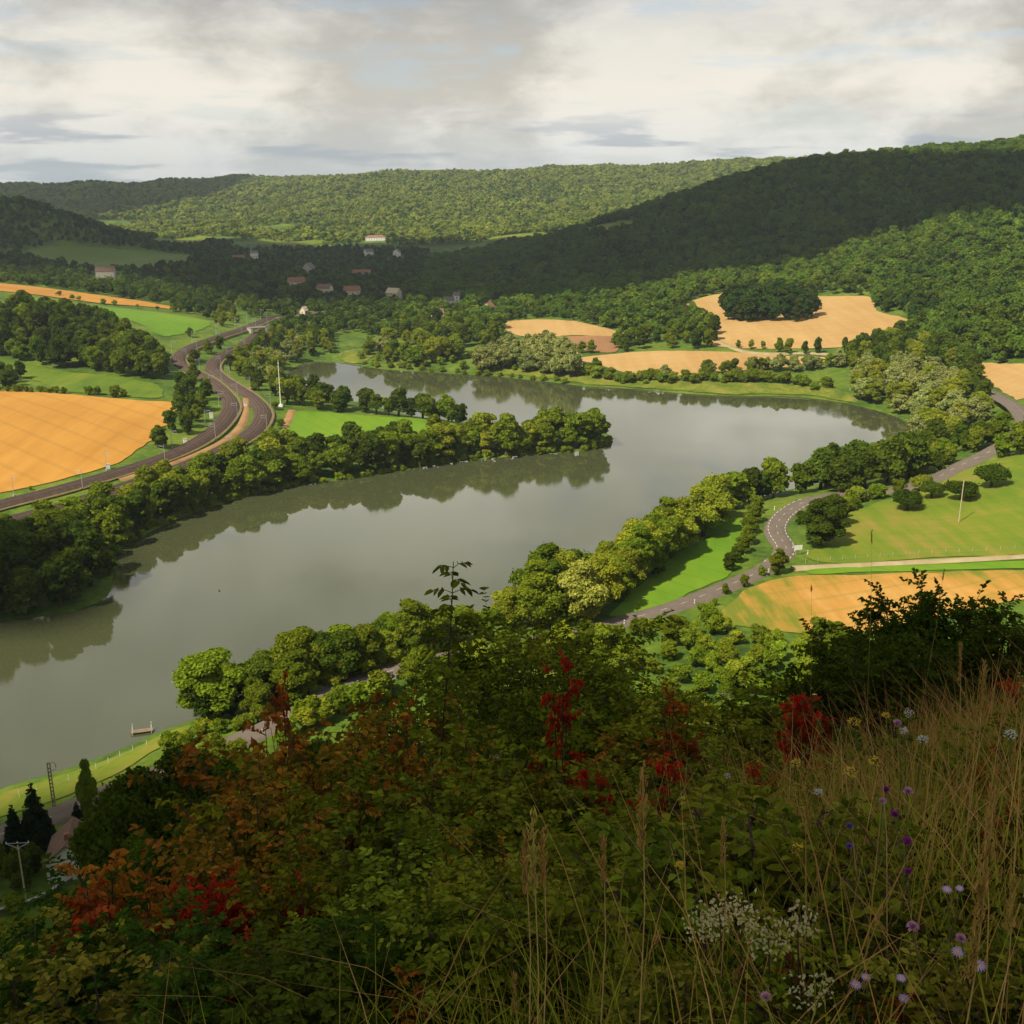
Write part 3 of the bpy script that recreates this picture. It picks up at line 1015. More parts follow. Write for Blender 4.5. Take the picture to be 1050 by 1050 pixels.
def cell(Rs, x, y, outside):
    i = np.clip(((np.asarray(x) - GX0) / GST + .5).astype(int), 0, GNX - 1); j = np.clip(((np.asarray(y) - GY0) / GST + .5).astype(int), 0, GNY - 1)
    return np.where(in_raster(np.asarray(x), np.asarray(y)), Rs[j, i], outside)


def wet(x, y):
    return float(look(_R_SDF, x, y))


def on_road(x, y, d=0):
    return float(look(_R_ROAD, x, y)) < d


def on_field(x, y):
    return bool(cell(_R_FIELD, np.array([x]), np.array([y]), False)[0])



def tree(key, name, cat, x, y, h, label, group=None, rng=RNG, wide=1.0, sink=0.0, var=None, parts=True):
    k = int(rng.integers(0, 100)) if var is None else var
    cm, tm, ph, pr = ready(key, k)
    s = h / ph
    o = empty(name, (x, y, ground(x, y) - sink), rng.uniform(0, 6.28), (s * wide, s * wide, s))
    tag(o, label, cat, group)
    if tm is not None:
        link('trunk' if cat == 'tree' else 'stem', tm, o)
    link('crown', cm, o)
    TREES.append((x, y, h * .4))
    return o


SM = (.20, .38)
make_proto('oak', 'broadleaf', LEAF['mid'], 13, 5.2, 22, 6000, .50, h0=.02, variants=4, small=SM, core=.74, seed=1)
make_proto('darkoak', 'broadleaf', LEAF['dark'], 13, 5.4, 22, 6000, .50, h0=.02, variants=4, small=SM, core=.74, seed=2)
make_proto('lime', 'broadleaf', LEAF['light'], 13, 5.0, 20, 5600, .48, h0=.02, variants=3, small=SM, core=.74, seed=3)
make_proto('willow', 'willow', LEAF['willow'], 12, 5.4, 24, 6000, .48, h0=.0, variants=3, droop=.35, small=SM, core=.74, seed=4)
make_proto('yellowtree', 'broadleaf', LEAF['yellow'], 14, 5.0, 18, 12000, .30, h0=.05, variants=1, droop=.2, small=(.22, .4), seed=5)
make_proto('bush', 'bush', LEAF['bush'], 4, 2.3, 9, 2200, .26, h0=-.05, variants=4, core=.74, seed=6)
make_proto('darkbush', 'bush', LEAF['mid'], 4, 2.3, 9, 2200, .26, h0=-.05, variants=3, core=.74, seed=7)
make_proto('nearoak', 'broadleaf', LEAF['mid'], 13, 5.0, 28, 18000, .26, h0=.02, variants=4, small=(.18, .36), core=.74, seed=8)
make_proto('nearlime', 'broadleaf', LEAF['light'], 13, 5.0, 28, 18000, .26, h0=.02, variants=2, small=(.18, .36), core=.74, seed=9)
make_proto('neardark', 'broadleaf', LEAF['dark'], 13, 5.2, 28, 20000, .25, h0=.02, variants=3, small=(.18, .36), core=.74, seed=10)
make_proto('roundtree', 'broadleaf', LEAF['dark'], 13, 6.6, 44, 26000, .24, h0=-.02, variants=1, top=1.0, small=(.16, .30), core=.8, seed=15)
make_proto('flat', 'broadleaf', LEAF['dark'], 6, 5.6, 14, 5200, .32, h0=.28, variants=2, seed=12)
make_proto('grove', 'broadleaf', LEAF['grove'], 16, 5.0, 18, 3200, .75, h0=.02, variants=3, seed=13)
make_proto('slopetree', 'broadleaf', LEAF['dark'], 13, 5.2, 34, 40000, .14, h0=.02, variants=3, small=(.17, .34), seed=14, droop=.4)


def conifer_proto(key, h, r, nq, seeds=(1, 2)):
    out = []
    for sd in seeds:
        rng = np.random.default_rng(sd)
        lob = []
        z = h * .06
        while z < h * .97:
            q = 1 - z / h
            rr = r * q ** .8
            m = max(3, int(9 * q))
            for i in range(m):
                a = 6.28 * (i + rng.uniform(-.3, .3)) / m
                lob.append((math.cos(a) * rr * .6, math.sin(a) * rr * .6, z, max(rr * .42, .12), max(rr * .22, .18)))
            z += h * .062
        lob.append((0, 0, h * .45, r * .3, h * .4))
        cm = crown_mesh('conifer_crown', rng, lob, nq, .26, LEAF['conifer'], droop=.5, core=.72)
        mb = MB(); mb.tube([(0, 0, -1), (0, 0, h * .5), (0, 0, h * .98)], [.22, .13, .03], 6)
        out.append((cm, mb, h, r))
    PROTO[key] = out


conifer_proto('conifer', 12, 3.2, 6000)


def belt(key, name, cat, px, n, h, label, group, rng, jit=(4, 2), wide=1.0, hvar=.22):
    """trees along a line of ground pixels"""
    P = spline(px, n=8)
    keys = key if isinstance(key, (list, tuple)) else [key]
    Lw = np.array([at(u, v)[:2] for u, v in P])
    Q, _ = resample(Lw, max(np.sum(np.linalg.norm(np.diff(Lw, axis=0), axis=1)) / n, .5))
    for q in Q[:n]:
        for _ in range(8):
            x, y = q + rng.normal(size=2) * jit[0] * .5
            if wet(x, y) > (1.0 if cat == 'tree' else -.7):
                break
        else:
            continue
        if on_road(x, y, -1):
            continue
        tree(keys[int(rng.integers(len(keys)))], name, cat, x, y, h * (1 + rng.uniform(-hvar, hvar)), label, group, rng, wide * rng.uniform(.88, 1.15), sink=.7 if cat == 'bush' and wet(x, y) < 3 else 0)


def patch(key, name, cat, px, n, h, label, group, rng, gap=5.0, hvar=.25, wide=1.0, excl=True):
    """trees spread over an area"""
    P = world_poly(px)
    lo, hi = P.min(0), P.max(0)
    keys = key if isinstance(key, (list, tuple)) else [key]
    got = []
    for _ in range(n * 60):
        if len(got) >= n:
            break
        x, y = rng.uniform(lo, hi)
        a, b = np.array([x]), np.array([y])
        if not in_poly(a, b, P)[0] or wet(x, y) < 1.0:
            continue
        if any((x - p) ** 2 + (y - q) ** 2 < gap * gap for p, q in got):
            continue
        if excl and (on_field(x, y) or on_road(x, y)):
            continue
        got.append((x, y))
        tree(keys[int(rng.integers(len(keys)))], name, cat, x, y, h * (1 + rng.uniform(-hvar, hvar)), label, group, rng, wide * rng.uniform(.88, 1.15))
    return len(got)


# ------------------------------------------------------------------ woods nobody could count: instanced crowns on scattered points
def wood_collection(key, mats, h, R_, n, nq, size):
    c = bpy.data.collections.new(key)
    for i, m in enumerate(mats):
        rng = np.random.default_rng(300 + i * 7 + len(key))
        lob = lobes_round(rng, h * .12, h, R_, n, .85, (.28, .50))
        me = crown_mesh(key + '_crown', rng, lob, nq, size, m, core=.78, jit=1.0)
        o = bpy.data.objects.new(key + '_crown', me)
        c.objects.link(o)
    return c


def scatter(name, coll, P, sc, mat_dummy, ncoll, label=None, seed=3):
    me = bpy.data.meshes.new(name)
    me.vertices.add(len(P)); me.vertices.foreach_set('co', np.asarray(P, np.float32).reshape(-1))
    rng = np.random.default_rng(seed)
    for nm, arr, ty in (('sc', sc.astype(np.float32), 'FLOAT'), ('rz', rng.uniform(0, 6.28, len(P)).astype(np.float32), 'FLOAT'), ('pick', rng.integers(0, ncoll, len(P)).astype(np.int32), 'INT')):
        a = me.attributes.new(nm, ty, 'POINT')
        a.data.foreach_set('value', arr)
    o = link(name, me)
    ng = bpy.data.node_groups.new(name, 'GeometryNodeTree')
    ng.interface.new_socket('Geometry', in_out='INPUT', socket_type='NodeSocketGeometry')
    ng.interface.new_socket('Geometry', in_out='OUTPUT', socket_type='NodeSocketGeometry')
    N, Lk = ng.nodes, ng.links
    gi, go = N.new('NodeGroupInput'), N.new('NodeGroupOutput')
    iop = N.new('GeometryNodeInstanceOnPoints')
    ci = N.new('GeometryNodeCollectionInfo')
    ci.inputs['Collection'].default_value = coll
    ci.inputs['Separate Children'].default_value = True
    ci.inputs['Reset Children'].default_value = True
    def attr(nm, ty):
        a = N.new('GeometryNodeInputNamedAttribute'); a.data_type = ty; a.inputs['Name'].default_value = nm
        return [s for s in a.outputs if s.enabled and s.name == 'Attribute'][0]
    cx = N.new('ShaderNodeCombineXYZ')
    Lk.new(attr('rz', 'FLOAT'), cx.inputs[2])
    e2r = N.new('FunctionNodeEulerToRotation')
    Lk.new(cx.outputs[0], e2r.inputs[0])
    Lk.new(gi.outputs[0], iop.inputs['Points'])
    Lk.new(ci.outputs[0], iop.inputs['Instance'])
    iop.inputs['Pick Instance'].default_value = True
    Lk.new(attr('pick', 'INT'), iop.inputs['Instance Index'])
    Lk.new(e2r.outputs[0], iop.inputs['Rotation'])
    Lk.new(attr('sc', 'FLOAT'), iop.inputs['Scale'])
    Lk.new(iop.outputs[0], go.inputs[0])
    md = o.modifiers.new('scatter', 'NODES'); md.node_group = ng
    return tag(o, kind='stuff')


def patch_wood(key, name, px, n, h, rng, gap=5.0, hvar=.25, excl=True):
    """a wood nobody would count: the same scattered crowns as ONE object"""
    P = world_poly(px)
    lo, hi = P.min(0), P.max(0)
    keys = key if isinstance(key, (list, tuple)) else [key]
    got = []
    for _ in range(n * 60):
        if len(got) >= n:
            break
        x, y = rng.uniform(lo, hi)
        if not in_poly(np.array([x]), np.array([y]), P)[0] or wet(x, y) < 1.0 or any((x - p) ** 2 + (y - q) ** 2 < gap * gap for p, q in got):
            continue
        if excl and (on_field(x, y) or on_road(x, y)):
            continue
        got.append((x, y))
    c = bpy.data.collections.new(name)
    ph = 13.0
    for k in keys:
        for cm, tm, ph, pr in PROTO[k][:2]:
            o = bpy.data.objects.new('tree_crown', cm); c.objects.link(o)
    Z = np.array([ground(*g) for g in got])
    for g in got:
        TREES.append((g[0], g[1], 5))
    scatter(name, c, np.column_stack([np.array(got), Z - .3]), h / ph * rng.uniform(1 - hvar, 1 + hvar, len(got)), None, len(c.objects), seed=len(got))


rg = np.random.default_rng(21)
BL, WT, BU = 'broadleaf_tree', 'willow_tree', 'bush'
# dark clump on the left shore
belt('darkoak', BL, 'tree', [(-30, 628), (20, 624), (60, 616), (98, 602)], 6, 15, 'big dark green tree at the water edge of the dark clump on the left shore', 'trees of the dark left shore clump', rg, wide=1.15)
belt('darkoak', BL, 'tree', [(-20, 604), (30, 600), (70, 594), (100, 580)], 6, 15, 'big dark green tree at the water edge of the dark clump on the left shore', 'trees of the dark left shore clump', rg, wide=1.15)
belt('darkoak', BL, 'tree', [(-20, 580), (40, 576), (100, 566)], 5, 13, 'big dark green tree at the water edge of the dark clump on the left shore', 'trees of the dark left shore clump', rg)
# belt between railway and lake
lab, grp = 'green tree in the belt between the lake and the lower railway line', 'trees between lake and railway'
belt(['oak', 'oak', 'darkoak'], BL, 'tree', [(112, 560), (150, 540), (190, 523), (230, 510), (270, 500), (310, 491), (345, 488)], 19, 13, lab, grp, rg, wide=1.1)
belt(['oak', 'oak', 'lime', 'darkoak'], BL, 'tree', [(60, 562), (110, 540), (150, 524), (190, 508), (230, 496), (270, 487), (310, 480)], 16, 12, lab, grp, rg, wide=1.1)
belt(['oak', 'lime', 'lime'], BL, 'tree', [(150, 512), (190, 498), (230, 484), (262, 472), (290, 466)], 11, 10.5, lab, grp, rg, wide=1.15)
belt(['oak', 'oak', 'darkoak'], BL, 'tree', [(0, 562), (50, 552), (100, 534), (130, 520)], 7, 11, lab, grp, rg, wide=1.2)
belt(['darkbush', 'bush'], BU, 'bush', [(112, 590), (114, 572), (130, 558), (160, 542), (200, 525), (240, 513), (300, 499)], 34, 3.4, 'low bush overhanging the water below the belt beside the railway', 'bushes at the water edge below the railway', rg, jit=(2, 1))
# peninsula
lab, grp = 'rounded green tree along the front shore of the wooded peninsula', 'trees on the front shore of the peninsula'
belt(['oak', 'oak', 'lime', 'darkoak'], BL, 'tree', [(345, 488), (400, 481), (450, 473), (500, 467), (560, 463), (600, 459), (617, 454)], 22, 14.5, lab, grp, rg, hvar=.3, wide=1.1)
belt(['oak', 'lime', 'oak'], BL, 'tree', [(440, 466), (500, 459), (560, 455), (600, 452), (612, 449)], 9, 14.5, lab, grp, rg, wide=1.1)
belt(['oak', 'darkoak'], BL, 'tree', [(300, 478), (350, 474), (400, 466), (440, 462)], 9, 13, lab, grp, rg, wide=1.1)
belt(['darkbush', 'bush'], BU, 'bush', [(300, 498), (345, 493), (380, 487), (440, 477.5), (520, 468), (580, 464), (606, 461), (623, 454), (622, 448)], 40, 3.4, 'low bush overhanging the water along the front of the peninsula', 'bushes at the water edge of the peninsula', rg, jit=(2, 1))
lab, grp = 'dark hedge tree along the far side of the bright green peninsula meadow', 'hedge trees behind the peninsula meadow'
belt(['darkoak', 'oak'], BL, 'tree', [(300, 414), (330, 418), (370, 423), (410, 427), (450, 431), (482, 436)], 17, 11, lab, grp, rg, hvar=.35, wide=1.1)
belt(['darkoak', 'oak'], BL, 'tree', [(300, 406), (330, 412), (350, 415)], 6, 11, lab, grp, rg)
lab, grp = 'leafy tree beside the outer curve of the upper railway line', 'trees beside the railway curve'
belt(['oak', 'darkoak'], BL, 'tree', [(238, 378), (256, 392), (276, 402), (292, 410)], 9, 9, lab, grp, rg)
patch_wood(['oak', 'lime', 'willow', 'darkoak'], 'inlet_wood', [(242, 366), (262, 352), (290, 345), (330, 352), (345, 362), (300, 372), (290, 385), (296, 400), (270, 396), (250, 385)], 62, 10.5, rg, gap=4.2)
belt(['bush', 'darkbush'], BU, 'bush', [(252, 400), (270, 412), (280, 425), (284, 440), (276, 452)], 10, 4, 'scrubby bush on the bank between the railway curve and the small meadow', 'bushes beside the railway curve', rg)
patch_wood(['oak', 'darkoak'], 'curve_wood', [(170, 420), (186, 398), (196, 388), (212, 400), (222, 412), (216, 428), (196, 444), (178, 452)], 18, 8.5, rg, gap=4.5)
patch_wood(['oak', 'lime'], 'trackside_wood', [(172, 352), (200, 344), (232, 334), (262, 325), (270, 318), (230, 318), (215, 330), (190, 344)], 20, 8, rg, gap=6)
patch_wood(['oak', 'darkoak'], 'cutting_wood', [(196, 372), (210, 362), (226, 358), (214, 370), (208, 380)], 7, 7.5, rg, gap=4)
# left wood
patch_wood(['darkoak', 'darkoak', 'oak'], 'meadow_wood', [(-50, 318), (0, 320), (50, 326), (95, 335), (130, 348), (155, 364), (172, 386), (160, 392), (120, 385), (60, 377), (0, 366), (-50, 362)], 150, 14, rg, gap=5)
patch(['darkoak'], BL, 'tree', [(-20, 398), (-20, 378), (10, 384), (30, 392), (22, 400)], 6, 8, 'dark tree at the corner of the golden wheat field', 'trees at the wheat field corner', rg, gap=5)
belt('darkbush', BU, 'bush', [(-20, 402), (30, 402), (70, 404)], 14, 3.2, 'dark hedge bush along the upper edge of the golden wheat field', 'hedge above the wheat field', rg, jit=(1.5, 1))
for u, v, h in ((91, 405, 4.6), (100, 405, 4.6), (119, 407, 6.2), (128, 407, 3.8)):
    x, y, z = at(u, v)
    tree('darkbush', BU, 'bush', x, y, h, 'round dark bush on the strip between wheat field and left meadow', 'round bushes above the wheat field', rg)
x, y, z = at(164, 459)
tree('darkoak', BL, 'tree', x, y, 9.5, 'lone round dark tree at the lower corner of the wheat field', None, rg, wide=1.2)
belt(['darkbush', 'bush'], BU, 'bush', [(20, 506), (60, 499), (100, 490), (140, 476), (160, 464)], 14, 3.4, 'hedge bush between the wheat field and the lower railway line', 'bushes under the wheat field', rg, jit=(2, 1), hvar=.5)
belt(['bush'], BU, 'bush', [(60, 303), (100, 311), (150, 317), (180, 320)], 8, 4, 'small bush along the edge between pale wheat strip and green field', 'bushes below the upper wheat strip', rg)
# far shore
lab, grp = 'pale silvery willow crown on the far shore of the lake', 'pale willows on the far shore'
patch('willow', WT, 'tree', [(492, 380), (515, 366), (560, 362), (590, 372), (600, 388), (560, 386), (520, 382)], 26, 15.5, lab, grp, rg, gap=6, wide=1.1)
lab, grp = 'yellowish green tree on the far shore left of the pale willows', 'yellow green trees on the far shore'
patch(['lime', 'lime', 'willow', 'oak'], BL, 'tree', [(372, 372), (378, 358), (420, 352), (470, 362), (490, 380), (450, 379), (410, 377)], 24, 14, lab, grp, rg, gap=6.5, wide=1.15)
patch_wood(['oak', 'darkoak'], 'shore_wood', [(395, 350), (420, 338), (480, 336), (510, 342), (505, 358), (470, 358), (420, 350)], 40, 13, rg, gap=6)
belt(['bush'], BU, 'bush', [(372, 374), (420, 379), (480, 383), (540, 388), (590, 394)], 20, 4.2, 'light green bush at the water line below the far shore trees', 'bushes at the far shore water line', rg, jit=(2, 1))
lab, grp = 'small bush behind the reeds of the far shore', 'bushes behind the far shore reeds'
belt(['bush', 'darkbush', 'darkbush'], BU, 'bush', [(600, 384), (640, 390), (700, 391), (760, 391), (800, 393), (850, 398)], 52, 5.6, lab, grp, rg, jit=(5, 2), hvar=.45, wide=1.15)
belt(['oak', 'willow'], BL, 'tree', [(720, 383), (760, 381), (800, 380), (840, 378), (870, 374)], 20, 9.5, 'medium green tree between the stubble field and the far shore reeds', 'trees between stubble field and reeds', rg)
x, y, z = at(682, 388)
tree('willow', WT, 'tree', x, y, 8.5, 'greyish round willow standing alone in front of the pale stubble field', None, rg, wide=1.1)
patch(['bush', 'darkbush'], BU, 'bush', [(372, 376), (380, 362), (470, 366), (560, 368), (640, 378), (600, 386), (500, 380), (420, 378)], 46, 5, 'light green bush filling the belt behind the far shore', 'bushes in the far shore belt', rg, gap=5)
# right end of the lake
lab, grp = 'pale green willow in the thicket at the right end of the lake', 'willows at the right end of the lake'
patch(['willow', 'lime'], WT, 'tree', [(868, 412), (880, 388), (920, 378), (960, 385), (1000, 408), (1012, 432), (985, 452), (945, 462), (935, 440), (920, 424)], 58, 12.5, lab, grp, rg, gap=5, wide=1.15)
lab, grp = 'darker green tree behind the willows at the right end of the lake', 'trees behind the right end of the lake'
patch_wood(['oak', 'darkoak', 'lime'], 'lake_end_wood', [(860, 380), (890, 360), (930, 352), (985, 378), (1015, 405), (1005, 412), (950, 382), (905, 380)], 50, 12, rg, gap=5)
patch_wood(['oak', 'darkoak'], 'pasture_wood', [(1010, 474), (1020, 448), (1048, 452), (1090, 430), (1100, 462), (1050, 470)], 12, 12, rg, gap=6)
# near shore belt
lab, grp = 'tall green tree in the belt between the near shore and the roadside meadow', 'trees of the near shore belt'
belt(['nearoak', 'nearoak', 'nearlime'], BL, 'tree', [(565, 628), (600, 612), (640, 598), (680, 573), (715, 548), (745, 527)], 16, 17.5, lab, grp, rg, jit=(4, 2), wide=1.1)
belt(['nearoak', 'nearoak', 'nearlime'], BL, 'tree', [(436, 672), (490, 654), (545, 634)], 8, 10.5, lab, grp, rg, jit=(3, 1), wide=1.25)
belt(['nearoak', 'nearlime', 'nearoak', 'neardark'], BL, 'tree', [(560, 640), (600, 626), (632, 611), (680, 580), (712, 556)], 10, 15, lab, grp, rg, jit=(4, 2), wide=1.1)
lab, grp = 'green tree in the belt along the lake behind the road bend', 'trees along the lake behind the road bend'
belt(['oak', 'oak', 'darkoak'], BL, 'tree', [(745, 524), (780, 513), (820, 506), (860, 497), (900, 486), (935, 472), (965, 462)], 18, 14, lab, grp, rg, wide=1.15)
belt(['darkoak', 'darkoak', 'oak'], BL, 'tree', [(860, 506), (890, 499), (920, 493), (945, 485)], 6, 15, lab, grp, rg, wide=1.2)
x, y, z = at(596, 640)
tree('yellowtree', BL, 'tree', x, y, 19, 'pale yellow green tree standing out in the near shore belt', None, rg)
lab, grp = 'hedge tree between the bright roadside meadow and the road bend', 'hedge trees by the road bend'
for u, v, h, k in ((748, 585, 5.5, 'darkoak'), (755, 577, 5.5, 'darkoak'), (761, 567, 6, 'oak'), (766, 558, 6.5, 'oak'), (769, 547, 7, 'oak'), (772, 536, 7.5, 'oak'), (776, 526, 7, 'oak')):
    x, y, z = at(u, v)
    tree(k, BL, 'tree', x, y, h, lab, grp, rg, wide=1.1)
x, y, z = at(840, 559)
tree('roundtree', BL, 'tree', x, y, 16, 'large round dark tree standing beside the road bend', None, rg, wide=1.0, var=0)
x, y, z = at(856, 540)
tree('darkoak', BL, 'tree', x, y, 11, 'smaller dark tree behind the large round tree by the road bend', None, rg, wide=1.1, var=2)
x, y, z = at(797, 589)
tree('nearoak', BL, 'tree', x, y, 8, 'small round tree at the roadside where the farm track leaves the road', None, rg, wide=1.1)
for u, v, h in ((743, 609, 3.2), (763, 602, 3.8), (781, 591, 3.4), (733, 621, 2.2)):
    x, y, z = at(u, v)
    tree('darkbush', 'young_tree', 'tree', x, y, h, 'dark little tree planted along the road verge', 'little trees on the road verge', rg, wide=.7)
for u, v, h, w, lb in ((930, 523, 6, 1.0, 'low spreading tree in the middle of the pasture'), (955, 511, 5.5, .9, 'first of the pair of spreading trees left of the wooden pole top'),
                       (985, 513, 6.2, 1.05, 'wide spreading tree behind the wooden pole'), (1016, 500, 7.5, .85, 'taller tree with a lopsided crown at the top of the pasture')):
    x, y, z = at(u, v)
    tree('flat', BL, 'tree', x, y, h, lb, None, rg, wide=w)
belt(['bush', 'darkbush'], BU, 'bush', [(862, 528), (880, 515), (905, 508), (935, 501), (960, 497)], 20, 5.2, 'bush along the upper left edge of the pasture', 'bushes edging the pasture', rg)
# belt by the water, lower left
lab, grp = 'lush green tree between the lower road and the near water', 'trees between lower road and water'
belt(['nearoak', 'nearoak', 'neardark'], BL, 'tree', [(195, 742), (235, 732), (280, 718), (330, 704), (380, 688), (425, 674)], 12, 13.5, lab, grp, rg, jit=(3, 1), wide=1.3)
belt(['nearoak', 'nearlime', 'nearoak'], BL, 'tree', [(265, 732), (300, 722), (345, 705), (390, 690), (425, 680)], 7, 11, lab, grp, rg, jit=(2, 1), wide=1.25)
belt(['bush', 'darkbush'], BU, 'bush', [(165, 772), (190, 765), (225, 752), (255, 745)], 10, 3.6, 'bush on the verge between lower road and the water', 'bushes below the lower road', rg)
patch_wood(['oak', 'darkoak', 'lime'], 'roadside_wood', [(925, 492), (940, 476), (965, 468), (1000, 455), (1010, 470), (985, 478), (960, 490)], 12, 10, rg, gap=4.5)
# sunny scrub below the viewer
patch(['bush', 'bush', 'darkbush'], BU, 'bush', [(600, 668), (640, 652), (720, 635), (735, 645), (800, 655), (860, 655), (880, 680), (800, 720), (640, 760), (560, 720)], 75, 4.6, 'sunlit yellow green bush on the scrubby slope below the road', 'sunlit scrub below the road', rg, gap=3.4, excl=False)
x, y, z = at(690, 662)
tree('nearoak', BL, 'tree', x, y, 8, 'rounded green tree in the scrub just below the road', None, rg, wide=1.25)
lab, grp = 'sunlit tree on the slope just below the lower road', 'trees below the lower road'
belt(['nearoak', 'nearlime', 'nearoak'], BL, 'tree', [(425, 706), (470, 696), (520, 684), (570, 674), (620, 664)], 9, 8.5, lab, grp, rg, jit=(3, 1), wide=1.15)
belt(['bush', 'darkbush'], BU, 'bush', [(195, 806), (245, 780), (300, 754), (340, 736), (420, 705), (500, 690), (580, 672), (640, 656)], 34, 5.6, 'leafy bush on the uphill side of the lower road', 'bushes uphill of the lower road', rg, jit=(3, 1))
# field trees on the right
lab, grp = 'small field tree along the track between the two stubble fields', 'field trees between the stubble fields'
for u, v, h, k in ((757, 357, 5.5, 'oak'), (770, 358, 6.5, 'lime'), (782, 358, 5.8, 'lime'), (799, 362, 10, 'oak'), (808, 363, 11, 'oak'), (825, 363, 8.5, 'darkoak'), (838, 363, 11, 'darkoak'),
                   (866, 359, 8.5, 'darkoak'), (879, 358, 9, 'darkoak'), (905, 362, 13, 'oak'), (915, 364, 11, 'oak')):
    x, y, z = at(u, v)
    tree(k, BL, 'tree', x, y, h, lab, grp, rg, wide=.72 if k == 'darkoak' else .85)
patch_wood(['darkoak', 'oak'], 'field_wood', [(626, 361), (640, 352), (680, 346), (705, 336), (735, 342), (728, 356), (690, 359)], 24, 11, rg, gap=7)
patch_wood(['grove'], 'grove_wood', [(746, 328), (750, 316), (770, 309), (806, 309), (832, 317), (834, 327), (800, 331)], 60, 17, rg, gap=4.2, excl=False)
patch_wood(['darkoak', 'grove'], 'field_edge_wood', [(898, 322), (905, 308), (940, 312), (960, 335), (935, 345), (932, 330)], 14, 14, rg, gap=7)
for u, v in ((574, 357), (596, 362), (606, 362)):
    x, y, z = at(u, v)
    tree('oak', BL, 'tree', x, y, 9, 'tree at the edge of the small brown field', 'trees at the brown field', rg)

def candidates(x0, x1, y0, y1, step, rng):
    gx, gy = np.meshgrid(np.arange(x0, x1, step), np.arange(y0, y1, step))
    gx = gx.ravel() + rng.uniform(-.45, .45, gx.size) * step
    gy = gy.ravel() + rng.uniform(-.45, .45, gy.size) * step
    return gx, gy


CLEAR = []                                    # (x, y, radius): kept open for buildings


def free(x, y):
    k = np.where(in_raster(x, y), look(_R_SDF, x, y) > 2, True)
    k &= ~cell(_R_FIELD, x, y, False)
    k &= np.where(in_raster(x, y), look(_R_ROAD, x, y) > 0, True)
    for a, b, r in CLEAR:
        k &= (x - a) ** 2 + (y - b) ** 2 > r * r
        # a corridor in front of the house, towards the lake, stays low: gardens and lanes
        t = np.array([-a, -b]) / math.hypot(a, b)
        q = (x - a) * t[0] + (y - b) * t[1]
        s = np.abs((x - a) * t[1] - (y - b) * t[0])
        k &= ~((q > 0) & (q < r * 4.5) & (s < r * .75))
    return k
